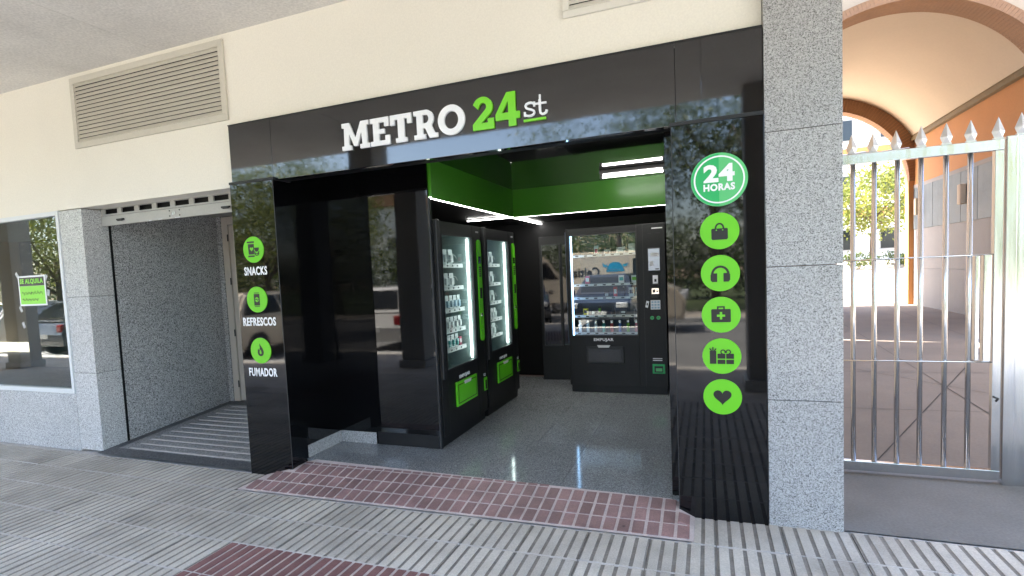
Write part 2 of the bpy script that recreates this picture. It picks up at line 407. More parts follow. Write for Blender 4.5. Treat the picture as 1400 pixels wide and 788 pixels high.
for row in range(4):
    yc = RB0 + .012 + CD*(row+.5)
    for k in range(40):
        xc = -.14 - CW*k
        if row == 3: yc = RB0 + .012 + CD*3 + .017 if yedge(xc) - (RB0+.012+CD*3) > .026 else None
        if yc is None: continue
        if xc < (-3.17, -3.10, -2.94, -2.94)[row] or (row >= 2 and xc > -.2): continue
        h = .03; dzdy = (zramp(xc, yc+h)-zramp(xc, yc-h))/(2*h); dzdx = (zramp(xc+h, yc)-zramp(xc-h, yc))/(2*h)
        o = bpy.data.objects.new('paving_brick', brick_me if row < 3 else brick_sl); COL.objects.link(o); o.parent = ramp_o
        o.location = (xc, yc, zramp(xc, yc)+.002+rnd.uniform(-.001, .001)); o.rotation_euler = (math.atan(dzdy), -math.atan(dzdx), rnd.uniform(-.02, .02))

# shop floor
floor = struct('shop_floor', MB().prism([(-2.974, .0), (-.17, .0), (-.17, ZF-.006), (-2.974, ZF-.006)], 3.52, 7.6), 'grout_dark')
xs = [-2.974, -2.31, -1.31, -.91, -.17]; ys = [3.452, 4.36, 5.27, 6.18, 7.1]
for i in range(4):
    for j in range(4):
        y0 = ys[j]
        m = MB()
        if j == 0:
            m.bm.faces.new([m.bm.verts.new(p) for p in ((xs[i]+.0015, yedge(xs[i]), ZF), (xs[i+1]-.0015, yedge(xs[i+1]), ZF), (xs[i+1]-.0015, ys[1]-.0015, ZF), (xs[i]+.0015, ys[1]-.0015, ZF))])
            r_ = bmesh.ops.extrude_face_region(m.bm, geom=list(m.bm.faces)); bmesh.ops.translate(m.bm, verts=[g for g in r_['geom'] if isinstance(g, bmesh.types.BMVert)], vec=(0, 0, -.03))
        else: m.box(xs[i]+.0015, xs[i+1]-.0015, ys[j]+.0015, ys[j+1]-.0015, ZF-.03, ZF)
        put('floor_tile', m, 'granite_floor', floor)

# sloped doorway floor with anti-slip strips
def zrec(y): return .012 + (y-3.36)*.0785
b = MB(); b.poly([(-5.262, 3.36, zrec(3.36)), (-3.40, 3.36, zrec(3.36)), (-3.40, 4.95, zrec(4.95)), (-5.262, 4.95, zrec(4.95))])
drf = struct('doorway_floor', b, 'terrazzo')
b = MB(); b.poly([(-5.262, 3.355, zrec(3.36)+.003), (-3.40, 3.355, zrec(3.36)+.003), (-3.40, 3.50, zrec(3.5)+.003), (-5.262, 3.50, zrec(3.5)+.003)])
b.poly([(-5.262, 3.50, zrec(3.5)+.003), (-5.17, 3.50, zrec(3.5)+.003), (-5.17, 4.95, zrec(4.95)+.003), (-5.262, 4.95, zrec(4.95)+.003)])
b.poly([(-5.17, 4.82, zrec(4.82)+.003), (-3.40, 4.82, zrec(4.82)+.003), (-3.40, 4.95, zrec(4.95)+.003), (-5.17, 4.95, zrec(4.95)+.003)])
put('border_band', b, 'granite_band', drf)
for k in range(12):
    y = 3.52 + k*.112
    b = MB(); b.poly([(-5.05, y, zrec(y)+.004), (-3.41, y, zrec(y)+.004), (-3.41, y+.018, zrec(y+.018)+.004), (-5.05, y+.018, zrec(y+.018)+.004)])
    r_ = bmesh.ops.extrude_face_region(b.bm, geom=list(b.bm.faces)); bmesh.ops.translate(b.bm, verts=[g for g in r_['geom'] if isinstance(g, bmesh.types.BMVert)], vec=(0, 0, -.003))
    put('anti_slip_strip', b, 'grout', drf)

# concrete pad and passage floor
b = MB(); b.poly([(.655, 3.36, .056), (9, 3.36, .056), (9, 4.42, .058), (.655, 4.42, .058)]); struct('concrete_pad', b, 'concrete')
b = MB(); b.poly([(.66, 4.42, .058), (9, 4.42, .058), (9, 11.5, .097), (.66, 11.5, .097)]); b.poly([(.66, 11.5, .097), (9, 11.5, .097), (9, 19.5, .1), (.66, 19.5, .1)])
pf = struct('passage_pavement', b, 'passage_floor')
def zp(y): return .058 + (y-4.42)*(.039/7.08) if y < 11.5 else .0985
for (xa, ya, xb, yb) in ((.8, 9.6, 4.2, 4.6), (1.1, 4.6, 3.6, 9.9), (.7, 6.1, 5.2, 6.3), (.7, 8.0, 5.2, 8.2), (.7, 9.9, 5.2, 10.1), (.7, 12.2, 5.2, 12.3), (.7, 14.4, 5.2, 14.5), (2.2, 4.5, 2.9, 19), (3.4, 4.5, 4.6, 19)):
    n = 8; dx, dy = xb-xa, yb-ya; l = math.hypot(dx, dy); nx_, ny_ = -dy/l*.004, dx/l*.004
    b = MB()
    for k in range(n):
        p = [(xa+dx*t/n, ya+dy*t/n) for t in (k, k+1)]
        b.poly([(p[0][0]-nx_, p[0][1]-ny_, zp(p[0][1])+.004), (p[1][0]-nx_, p[1][1]-ny_, zp(p[1][1])+.004), (p[1][0]+nx_, p[1][1]+ny_, zp(p[1][1])+.004), (p[0][0]+nx_, p[0][1]+ny_, zp(p[0][1])+.004)])
    put('joint', b, 'black_mat', pf)
struct('courtyard', MB().poly([(-30, 19.5, .098), (60, 19.5, .098), (60, 26.5, .11), (-30, 26.5, .11)]).poly([(-30, 26.5, .11), (60, 26.5, .11), (60, 31.5, 1.1), (-30, 31.5, 1.1)]).poly([(-30, 31.5, 1.1), (60, 31.5, 1.1), (60, 90, 1.3), (-30, 90, 1.3)]), 'court_paving')

# ================================================================== ARCADE BUILDING
bld = thing('arcade_building', 'cream rendered arcade building with speckled granite base, holding the black kiosk', 'building', (-7, WY, 0))
XL = -22.0
put('cream_wall', MB().box(XL, -3.392, WY, WY+.28, 2.27, ZC).box(-3.392, .297, WY, WY+.28, 2.47, ZC), 'cream', bld)
sof = bpy.data.objects.new('soffit', None); COL.objects.link(sof); sof.parent = bld; sof.location = -wloc(bld)
for x0, x1 in ((XL, -12.4), (-12.4, -8.26), (-8.26, -4.13), (-4.13, 0.0), (0.0, 4.13), (4.13, 9.0)):
    put('soffit_slab', MB().box(x0+.002, x1-.002, -.6, WY+.3, ZC, ZC+.3, bev=.003), 'soffit', sof)
put('upper_storey', MB().box(XL, .66, -.62, 11.4, ZC+.301, 5.6).box(.6605, 9.0, -.62, 4.0, ZC+.301, 5.6), 'cream', bld)
put('roof', MB().box(XL-.2, .76, -.8, 11.5, 5.6, 5.8).box(.7605, 9.2, -.8, 4.2, 5.6, 5.8), 'roof_gravel', bld)
put('rear_wall', MB().box(XL, .64, 11.1, 11.38, 0, ZC+.3), 'cream', bld)
put('flank_wall', MB().box(.40, .656, WY+.10, 11.1, 0, ZC+.29), 'peach', bld)
put('end_wall', MB().box(XL, XL+.25, WY, 11.1, 0, ZC+.3), 'cream', bld)
# granite pieces round the shop window and doorway
gr = bpy.data.objects.new('granite_cladding', None); COL.objects.link(gr); gr.parent = bld; gr.location = -wloc(bld)
def slab(dims, m='granite_glare'): return BX('granite_slab', dims, m, gr, .002)
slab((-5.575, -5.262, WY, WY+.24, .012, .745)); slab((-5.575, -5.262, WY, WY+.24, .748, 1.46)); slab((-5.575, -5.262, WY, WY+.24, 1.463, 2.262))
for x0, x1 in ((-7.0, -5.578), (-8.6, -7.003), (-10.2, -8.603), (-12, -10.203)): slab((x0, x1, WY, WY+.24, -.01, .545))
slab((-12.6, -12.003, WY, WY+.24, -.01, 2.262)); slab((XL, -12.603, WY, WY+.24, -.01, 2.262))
# doorway reveal: granite return, shutter guide, granite side wall
slab((-5.29, -5.262, 3.69, 4.93, .03, 2.30), 'granite_dark')
slab((-5.30, -5.20, 4.935, 5.02, .10, 2.30), 'granite_dark')
BX('shutter_guide', (-5.30, -5.268, 3.661, 3.689, 0, 2.3), 'black_mat', bld)
BX('doorway_ceiling', (-5.3, -3.40, WY+.281, 5.2, 2.30, 2.34), 'column_paint', bld)
BX('doorway_side', (-3.40, -3.36, 3.56, 5.2, 0, 2.3), 'granite_dark', bld)
BX('doorway_back', (-5.3, -3.3, 6.4, 6.5, 0, 2.4), 'room_wall', bld)
# shop-window room behind the glass
BX('room_back', (-12, -5.3, 6.6, 6.7, 0, 2.6), 'room_wall', bld); BX('room_floor', (-12, -5.3, WY+.25, 6.6, .1, .14), 'room_wall', bld)
BX('room_side', (-5.36, -5.30, WY+.25, 6.6, 0, 2.6), 'room_wall', bld); BX('room_ceiling', (-12, -5.3, WY+.29, 6.6, 2.5, 2.55), 'cream', bld)
# square columns at the arcade edge
for x in (.62, -4.55, -9.0, -13.4, -17.8):
    c = thing('arcade_column', {.62: 'square grey arcade column nearest the granite pillar, behind the viewer', -4.55: 'square grey arcade column mirrored in the sign fascia', -9.0: 'square grey arcade column second left of the kiosk', -13.4: 'square grey arcade column mirrored in the shop window', -17.8: 'last square grey arcade column at the far left'}[x], 'column', (x, -.38, 0), 'arcade columns')
    put('shaft', MB().box(x-.21, x+.21, -.58, -.17, .12, ZC-.001, bev=.012), 'column_paint', c); put('plinth', MB().box(x-.25, x+.25, -.62, -.13, -.004+zs(x), .12+zs(x), bev=.01), 'granite', c)
# granite pillar right of the kiosk
pil = thing('granite_pillar', 'tall speckled granite pillar between the black kiosk and the steel gate', 'pillar', (.475, FY, .04))
for z0, z1 in ((.03, .744), (.747, 1.463), (1.466, 2.17), (2.173, 2.89), (2.893, ZC-.002)): put('granite_slab', MB().box(.299, .652, FY-.004, FY+.17, z0, z1, bev=.0025), 'granite', pil)

# louvre grilles
def louvre(name, label, x0, x1, z0, z1, n, m, mull=None, fw=.05):
    t = thing(name, label, 'grille', ((x0+x1)/2, WY, z0))
    f = MB(); y0, y1 = WY-.022, WY-.001
    f.box(x0, x1, y0, y1, z0, z0+fw, .004).box(x0, x1, y0, y1, z1-fw, z1, .004).box(x0, x0+fw, y0, y1, z0+fw+.0005, z1-fw-.0005, .003).box(x1-fw, x1, y0, y1, z0+fw+.0005, z1-fw-.0005, .003)
    if mull: f.box(mull-.012, mull+.012, y0, y1, z0+fw+.0005, z1-fw-.0005)
    put('frame', f, m, t); put('backing', MB().box(x0+.03, x1-.03, WY-.003, WY-.0005, z0+.03, z1-.03), 'black_mat', t)
    p = (z1-z0-2*fw)/n; a = x0+fw+.001; c = x1-fw-.001
    s = MB()
    z = 0; s.prism([(0, 0), (1, 0), (1, 1), (0, 1)], 0, 1); s.bm.clear()
    vs = [(WY-.005, p*1.02), (WY-.020, p*.12), (WY-.017, p*.04), (WY-.004, p*.90)]
    for xa in (a, c): pass
    A = [s.bm.verts.new((a, y, zz)) for y, zz in vs]; B_ = [s.bm.verts.new((c, y, zz)) for y, zz in vs]
    s.bm.faces.new(A); s.bm.faces.new(B_[::-1])
    for i in range(4): s.bm.faces.new((A[i], A[(i+1) % 4], B_[(i+1) % 4], B_[i]))
    first = put('slat', s, m, t); first.location = (0, 0, z0+fw)
    for k in range(1, n):
        o = first.copy(); COL.objects.link(o); o.parent = t; o.location = (0, 0, z0+fw+p*k)
louvre('ventilation_grille', 'wide beige slatted ventilation grille high on the cream wall under the soffit', -5.228, -3.425, 2.787, 3.40, 15, 'louvre')
louvre('ventilation_grille', 'smaller white ventilation grille cut off by the top of the picture above the sign', -.766, .16, 2.995, 3.32, 8, 'louvre_white', -.43, .04)

# shop window with for-rent sign
sw = thing('shop_window', 'large fixed shop window with thin white frame in the granite wall', 'window', (-8.8, WY, .545))
f = MB(); y0, y1 = WY-.012, WY+.06
f.box(-12, -5.577, y0, y1, .546, .590, .003).box(-12, -5.577, y0, y1, 2.228, 2.268, .003).box(-5.612, -5.577, y0, y1, .5905, 2.2275, .003).box(-12, -11.96, y0, y1, .5905, 2.2275)
put('frame', f, 'frame_white', sw)
put('pane', MB().box(-11.96, -5.612, WY+.03, WY+.036, .59, 2.228), 'shop_glass', sw)
put('mullion', MB().box(-8.8, -8.75, y0, y1, .5905, 2.2275), 'frame_white', sw)
sg = thing('for_rent_sign', 'lime and black for-rent notice taped on the shop window', 'sign', (-6.11, WY+.02, 1.40))
SX0, SX1, SZ0, SZ1, SY = -6.335, -5.915, 1.395, 1.69, WY+.026
put('sheet', MB().box(SX0, SX1, SY, SY+.003, SZ0, SZ1), 'white_print', sg)
put('header_print', MB().box(SX0+.018, SX1-.018, SY-.0015, SY, SZ1-.10, SZ1-.016), 'print_black', sg)
put('body_print', MB().box(SX0+.018, SX1-.018, SY-.0015, SY, SZ0+.016, SZ1-.101), 'sign_lime', sg)
text('lettering', 'SE ALQUILA', SX0+.03, SX1-.03, SZ1-.085, SZ1-.03, SY-.0016, 'sign_lime', sg, .04, .001)
hw = []
for r0, zz, amp in ((0, SZ0+.125, .020), (1, SZ0+.06, .016)):
    pts = [(SX0+.05+t*.0085, zz + amp*math.sin(t*1.9+r0)*math.cos(t*.77+r0)) for t in range(38 if r0 == 0 else 30)]
    hw.append([ribbon(pts, .0045)])
shape('handwriting', hw, 0, 0, 1, SY-.0016, 'print_black', sg, .0008)
TP = .55
for x, z, a in ((SX0-.01, SZ1+.01, 40), (SX1+.01, SZ1-.03, -35), (SX0+.0, SZ0-.03, 30), (SX0+.02, SZ0-.19, 20), (SX1+.03, SZ0+.12, -15)):
    c, s_ = math.cos(R(a)), math.sin(R(a)); q = [(x+u*c-v*s_, z+u*s_+v*c) for u, v in ((-.018, -.03), (.018, -.03), (.018, .03), (-.018, .03))]
    put('tape', MB().prism(q, WY+.027, WY+.0285), 'tape', sg)

# roller shutter over the doorway
rs = thing('roller_shutter', 'raised grey metal roller shutter with slotted lath over the granite doorway', 'shutter', (-4.3, 3.62, 2.1))
put('housing_lip', MB().box(-5.255, -3.405, 3.50, 3.66, 2.278, 2.299, .003), 'shutter_grey', rs)
lath = MB(); z0, z1 = 2.205, 2.277
lath.box(-5.255, -3.405, 3.60, 3.612, z1-.012, z1).box(-5.255, -3.405, 3.60, 3.612, z0, z0+.014)
nS = 8
for k in range(nS+1):
    xc = -5.235 + k*(1.83-.02)/nS; lath.box(max(-5.255, xc-.028), min(-3.405, xc+.028), 3.6005, 3.6115, z0+.0142, z1-.0122)
put('slotted_lath', lath, 'shutter_grey', rs)
put('drum_back', MB().box(-5.25, -3.41, 3.64, 3.66, z0-.0, z1), 'black_mat', rs)
bar = put('bottom_bar', MB().box(-5.255, -3.405, 3.592, 3.622, 2.112, 2.2, .003), 'shutter_grey', rs)
for x in (-4.98, -3.70): put('handle', MB().box(x-.045, x+.045, 3.572, 3.591, 2.147, 2.163, .004).box(x-.02, x+.045, 3.564, 3.5715, 2.138, 2.158, .003), 'hinge_black', bar)
put('lock', MB().disc_y(-4.30, 2.155, .016, 3.580, 3.592, 20), 'chrome', bar)
for dx in (-.06, .06):
    for dz in (-.02, .025): put('rivet', MB().disc_y(-4.30+dx, 2.155+dz, .006, 3.588, 3.592, 10), 'hinge_black', bar)
for x, w_ in ((-4.62, .03), (-4.50, .045), (-4.30, .06)): put('latch', MB().box(x, x+w_, 3.5885, 3.5915, 2.113, 2.120), 'price_strip', bar)
# glazed door at the back of the doorway
gd = thing('glazed_door', 'beige aluminium framed glass door at the back of the granite doorway', 'door', (-4.6, 4.98, .13))
dz = zrec(4.95)+.004
f = MB(); f.box(-5.195, -5.105, 4.94, 5.01, dz, 2.29, .004).box(-5.104, -3.42, 4.94, 5.01, 2.20, 2.29, .004)
put('frame', f, 'door_beige', gd)
lf = MB(); lf.box(-5.10, -5.02, 4.955, 5.0, dz+.01, 2.195, .004).box(-5.0195, -3.45, 4.955, 5.0, 2.11, 2.195, .004).box(-5.0195, -3.45, 4.955, 5.0, dz+.01, dz+.16, .004)
put('leaf_frame', lf, 'door_beige', gd)
put('pane', MB().box(-5.0195, -3.46, 4.972, 4.98, dz+.16, 2.11), 'door_pane', gd)
for z in (.35, .95, 1.55, 2.05): put('hinge', MB().box(-5.112, -5.096, 4.93, 4.939, z-.04, z+.04, .003), 'hinge_black', gd)

# ================================================================== BLACK KIOSK SHOPFRONT
kf = thing('kiosk_front', 'glossy black kiosk shopfront with METRO 24st sign and green icon badges', 'shopfront', (-1.55, FY, 0))
ZB, ZT = 2.275, 2.722
for x0, x1 in ((-3.392, -2.988), (-2.986, -.142), (-.140, .296)):
    put('fascia_panel', MB().box(x0, x1, FY+.012, FY+.062, ZB, ZT, bev=.0015), 'black_gloss_fascia', kf)
put('fascia_trim', MB().box(-3.394, .296, FY+.008, FY+.0625, ZT+.0005, ZT+.008), 'black_edge', kf)
put('fascia_back', MB().box(-3.39, .29, FY+.0635, FY+.15, ZB+.002, ZT-.01), 'black_mat', kf)
# left jamb box and right panel
jl = put('jamb', MB().box(-3.395, -2.976, FY-.012, 3.53, -.002, 2.272, bev=.002), 'black_gloss', kf)
put('jamb_cap', MB().box(-3.40, -2.966, FY-.016, 3.53, 2.2725, 2.292, bev=.002), 'black_edge', jl)
put('edge_trim', MB().box(-2.981, -2.974, FY-.0135, FY-.0123, .06, 2.27), 'black_edge', jl)
jr = put('jamb', MB().box(-.168, .2955, FY-.012, 3.50, .035, 2.266, bev=.002), 'black_gloss', kf)
put('jamb_cap', MB().box(-.175, .2965, FY-.016, 3.50, 2.2665, 2.286, bev=.002), 'black_edge', jr)
put('edge_trim', MB().box(-.169, -.165, FY-.0135, FY-.0123, .08, 2.265), 'black_edge', jr)
# walls and ceiling inside
put('side_wall', MB().box(-3.02, -2.978, 3.531, 3.98, .20, 2.42), 'black_gloss', kf)
put('skirting', MB().box(-3.01, -2.974, 3.531, 3.97, ZF, .199), 'granite', kf)
put('skirting', MB().box(-2.9735, -2.62, 3.972, 4.0, ZF+.001, .199), 'granite', kf)
put('wall_panel', MB().box(-2.977, -2.62, 3.975, 3.995, .20, 2.42), 'black_gloss', kf)
put('wall_panel', MB().box(-2.6195, -2.02, 3.973, 3.995, ZF+.003, 2.42, bev=.0015), 'black_gloss', kf)
put('panel_edge', MB().box(-2.0195, -2.005, 3.968, 4.0, ZF+.002, 2.12), 'black_edge', kf)
put('kick_plate', MB().box(-2.60, -2.03, 3.9695, 3.9725, ZF+.004, .21), 'black_satin', kf)
put('ceiling', MB().box(-2.98, -.17, 3.50, 6.02, 2.42, 2.45), 'ceiling_gloss', kf)
put('side_wall', MB().box(-.215, -.168, 3.501, 7.3, ZF, 2.42), 'black_gloss', kf)
put('green_band', MB().box(-2.055, -1.993, 3.996, 6.03, 2.125, 2.419).box(-2.0, -1.993, 3.996, 6.011, 2.115, 2.1248), 'panel_green', kf)
put('green_band', MB().box(-1.9925, -.216, 6.012, 6.08, 2.125, 2.419).box(-1.9925, -.216, 6.012, 6.019, 2.113, 2.1248), 'panel_green', kf)
put('bay_ceiling', MB().box(-3.0, -2.056, 4.0, 7.3, 2.14, 2.16), 'black_mat', kf)
put('bay_ceiling', MB().box(-2.055, -.216, 6.081, 7.3, 2.14, 2.16), 'black_mat', kf)
put('bay_back', MB().box(-3.02, -3.0, 4.0, 7.3, ZF, 2.2), 'black_mat', kf)
put('bay_back', MB().box(-3.0, -.216, 7.22, 7.26, ZF, 2.2), 'black_mat', kf)
put('outer_shell', MB().box(-3.1, -3.03, 3.54, 7.4, 0, 2.75).box(-3.03, -.1, 7.3, 7.4, 0, 2.75).box(-3.03, -.1, 3.6, 7.3, 2.7, 2.75).box(-.167, -.1, 3.51, 7.3, 0, 2.7), 'black_mat', kf)
put('pilaster', MB().box(-.30, -.216, 6.25, 7.2, ZF, 2.12), 'black_satin', kf)

# letters METRO 24 st
YL = FY+.0115
sgn = bpy.data.objects.new('sign_lettering', None); COL.objects.link(sgn); sgn.parent = kf; sgn.location = -wloc(kf)
LT = {}
LT['M'] = [[(0,0),(.42,0),(.42,.16),(.32,.16),(.34,.60),(.53,.12),(.69,.12),(.88,.60),(.90,.16),(.80,.16),(.80,0),(1.22,0),(1.22,.16),(1.12,.16),(1.10,.84),(1.20,.84),(1.20,1),(.86,1),(.61,.42),(.36,1),(.02,1),(.02,.84),(.12,.84),(.10,.16),(0,.16)]]
LT['E'] = [[(0,0),(.82,0),(.82,.34),(.63,.34),(.63,.17),(.37,.17),(.37,.42),(.60,.42),(.60,.585),(.37,.585),(.37,.83),(.60,.83),(.60,.67),(.79,.67),(.79,1),(0,1),(0,.83),(.12,.83),(.12,.17),(0,.17)]]
LT['T'] = [[(.21,0),(.67,0),(.67,.16),(.57,.16),(.57,.83),(.70,.83),(.70,.64),(.88,.64),(.88,1),(0,1),(0,.64),(.18,.64),(.18,.83),(.31,.83),(.31,.16),(.21,.16)]]
LT['R'] = [[(0,0),(.47,0),(.47,.16),(.37,.16),(.37,.37),(.46,.37),(.63,.0),(.96,.0),(.96,.16),(.86,.16),(.725,.425)] + arc(.50,.69,.315,-42,90,14,.31) + [(0,1),(0,.84),(.12,.84),(.12,.16),(0,.16)], [(.37,.54)] + arc(.49,.69,.125,-90,90,10,.15) + [(.37,.84)]]
LT['O'] = [arc(.52,.5,.52,0,352,44,.53), arc(.52,.5,.275,0,352,44,.31)]
LT['2'] = [arc(.36,.69,.34,160,-32,18,.33) + [(.31,.21),(.52,.21),(.52,.33),(.73,.33),(.73,0),(0,0),(0,.19)] + arc(.36,.70,.125,-28,150,10,.13) + [(.20,.64)]]
LT['4'] = [[(.44,0),(.69,0),(.69,.21),(.82,.21),(.82,.42),(.69,.42),(.69,1.03),(.40,1.03),(0,.40),(0,.21),(.44,.21)], [(.44,.42),(.22,.42),(.44,.76)]]
def letter(ch, x0, x1, z0, z1, m):
    link('letter', fit(curve_mesh(LT[ch], .01), x0, x1, z0, z1, YL, .016), m, sgn)
for ch, x0, x1 in (('M', -2.348, -2.122), ('E', -2.113, -1.962), ('T', -1.955, -1.792), ('R', -1.776, -1.604)): letter(ch, x0, x1, 2.404, 2.588, 'letter_white')
letter('O', -1.598, -1.409, 2.402, 2.593, 'letter_white')
letter('2', -1.355, -1.211, 2.405, 2.607, 'letter_green'); letter('4', -1.200, -1.042, 2.403, 2.610, 'letter_green')
sp = [(.86,.80),(.80,.90),(.62,.965),(.44,.965),(.26,.90),(.18,.77),(.24,.62),(.42,.53),(.62,.46),(.80,.36),(.86,.22),(.78,.09),(.60,.02),(.40,.02),(.22,.08),(.12,.20)]
shape('letter', [[ribbon(sp, .155)], [rect(.79, .93, .66, 1.0)], [rect(.05, .19, .0, .34)]], -1.020, 2.445, .082, YL, 'letter_white', sgn, .014)
tp = [(.40,1.0),(.40,.30),(.43,.13),(.52,.05),(.66,.04),(.80,.12),(.86,.28)]
shape('letter', [[ribbon(tp, .15)], [rect(.08, .84, .70, .81)]], -.951, 2.443, .092, YL, 'letter_white', sgn, .014)
shape('letter', [[rect(.36, .47, 1.0, 1.32)]], -.951, 2.443, .092, YL, 'letter_white', sgn, .013)
put('underline', MB().box(-1.019, -.879, YL-.014, YL, 2.413, 2.428), 'letter_green', sgn)

# icons (unit box -1..1)
heart = [(16*math.sin(t)**3/17, (13*math.cos(t)-5*math.cos(2*t)-2*math.cos(3*t)-math.cos(4*t))/17) for t in [2*math.pi*k/40 for k in range(40)]]
hs = lambda s, x, y: [(px*s+x, py*s+y) for px, py in heart]
ICON = {
 'bag': [[[(-.42,-.42),(-.36,-.48),(.36,-.48),(.42,-.42),(.42,.10),(.38,.14),(-.38,.14),(-.42,.10)], arc(-.16,.05,.035,0,340,10), arc(.16,.05,.035,0,340,10)], [ribbon(arc(0,.14,.2,0,180,14,.26), .085)]],
 'headphones': [[ribbon(arc(0,-.10,.42,-8,188,24,.46), .12)], [[(-.50,-.38),(-.42,-.48),(-.16,-.48),(-.16,.0),(-.42,.0),(-.50,-.08)]], [[(.50,-.38),(.42,-.48),(.16,-.48),(.16,.0),(.42,.0),(.50,-.08)]]],
 'medical': [[[(-.50,-.38),(-.46,-.42),(.46,-.42),(.50,-.38),(.50,.28),(.46,.32),(-.46,.32),(-.50,.28)], [(-.06,-.26),(.06,-.26),(.06,-.11),(.21,-.11),(.21,.01),(.06,.01),(.06,.16),(-.06,.16),(-.06,.01),(-.21,.01),(-.21,-.11),(-.06,-.11)]], [[(-.2,.32),(-.2,.48),(.2,.48),(.2,.32),(.12,.32),(.12,.40),(-.12,.40),(-.12,.32)]]],
 'gift': [[rect(-.62,-.28,-.44,.30)], [rect(-.22,.18,-.44,-.20)], [rect(.23,.62,-.44,-.20)], [rect(-.22,.18,-.14,.14)], [rect(.23,.62,-.14,.14)], [ribbon(arc(.07,.24,.11,-30,260,14), .06)], [ribbon(arc(.34,.24,.11,-80,210,14), .06)], [ribbon([(-.62,.44),(-.52,.30)],.06)], [ribbon([(-.45,.52),(-.45,.30)],.06)], [ribbon([(-.28,.44),(-.38,.30)],.06)]],
 'heart': [[hs(.50, 0, .02)]],
 'snack': [[rect(-.58,.12,.52,.64)], [[(-.50,.44),(.10,.44),(.06,-.36),(-.46,-.36)], [(x, y) for x, y in hs(.19, -.16, .05)]], [rect(-.52,.10,-.56,-.44)], [[(.10,.14)] + arc(.34,.10,.22,180,360,12,.28) + [(.56,.14)]], [ribbon(arc(.34,-.02,.24,200,340,10,.32), .06)], [ribbon(arc(.34,-.14,.24,205,335,10,.32), .06)]],
 'can': [[[(-.28,-.46),(.28,-.46),(.28,.44),(-.28,.44)], arc(0,0,.19,0,345,20)], [ribbon([(-.15,-.03),(-.07,.05),(.07,-.05),(.15,.03)], .07)], [ribbon([(-.24,.52),(.24,.52)], .05)], [ribbon([(-.24,-.54),(.24,-.54)], .05)]],
 'flame': [[[(-.05,.58),(.02,.40),(.20,.18),(.30,-.06)] + arc(.0,-.14,.30,10,-190,16,.30) + [(-.28,.06),(-.20,.16),(-.17,.02),(-.10,.10),(-.06,.26),(-.09,.42)], [(-.10,-.04)] + arc(-.02,-.17,.10,165,375,10,.10) + [(.05,-.05),(-.02,.10)]]],
}
def badge(kind, x, z, y):
    o = put('badge', MB().disc_y(x, z, .099, y-.006, y, 48), 'vinyl_green', kf)
    shape('icon', ICON[kind], x, z, .099, y-.0061, 'print_black', o, .001)
    o['label'] = {'bag': 'round green badge with a shopping bag icon', 'headphones': 'round green badge with a headphones icon', 'medical': 'round green badge with a first-aid case icon', 'gift': 'round green badge with a gift boxes icon', 'heart': 'round green badge with a heart icon', 'snack': 'round green badge with a snack cup icon', 'can': 'round green badge with a drinks can icon', 'flame': 'round green badge with a flame icon'}[kind]
YJ = FY-.0122
for kd, z in (('bag', 1.673), ('headphones', 1.443), ('medical', 1.214), ('gift', .984), ('heart', .755)): badge(kd, .072, z, YJ)
for kd, z, tx, wd, tz in (('snack', 1.766, 'SNACKS', .223, 1.604), ('can', 1.384, 'REFRESCOS', .322, 1.214), ('flame', .989, 'FUMADOR', .277, .820)):
    badge(kd, -3.203, z, YJ)
    text('caption', tx, -3.20-wd/2, -3.20+wd/2, tz-.033, tz+.033, YJ, 'white_print', kf, .028)
o = put('badge', MB().disc_y(.074, 1.95, .143, YJ-.006, YJ, 56), 'badge_light_green', kf); o['label'] = 'large round green badge reading 24 HORAS'
b = MB(); b.prism([(.074+.139*math.cos(R(a)), 1.95+.139*math.sin(R(a))) for a in range(90, 271, 6)], YJ-.0068, YJ-.0061); put('half_disc', b, 'badge_dark_green', o)
put('ring', MB().ring_y(.074, 1.95, .120, .128, YJ-.0082, YJ-.0070, 0, 360, 56), 'white_print', o)
text('numerals', '24', .074-.078, .074+.078, 1.937, 2.032, YJ-.0070, 'white_print', o, .045, .0012)
text('caption', 'HORAS', .074-.079, .074+.079, 1.890, 1.929, YJ-.0070, 'white_print', o, .045, .0012)

# lights in the kiosk
tag(put('led_strip', MB().box(-2.033, -2.001, 3.998, 7.21, 2.117, 2.124), 'led'), 'white light strip running back above the two side vending machines', 'light strip')
tag(put('led_strip', MB().box(-2.56, -.217, 6.020, 6.052, 2.115, 2.122), 'led'), 'white light strip crossing above the rear vending machine', 'light strip')
tb = thing('tube_lamp', 'twin-ended fluorescent tube lamp in clear housing on the black kiosk ceiling', 'lamp', (-.62, 5.45, 2.36))
put('housing', MB().box(-.92, -.32, 5.38, 5.50, 2.385, 2.419, .01), 'lamp_housing', tb)
put('tube', MB().tube([(-.89, 5.44, 2.365), (-.35, 5.44, 2.365)], .011, 14), 'tube_light', tb)
for x in (-.905, -.335): put('end_cap', MB().box(x-.014, x+.014, 5.405, 5.475, 2.345, 2.3845, .005), 'lamp_housing', tb)

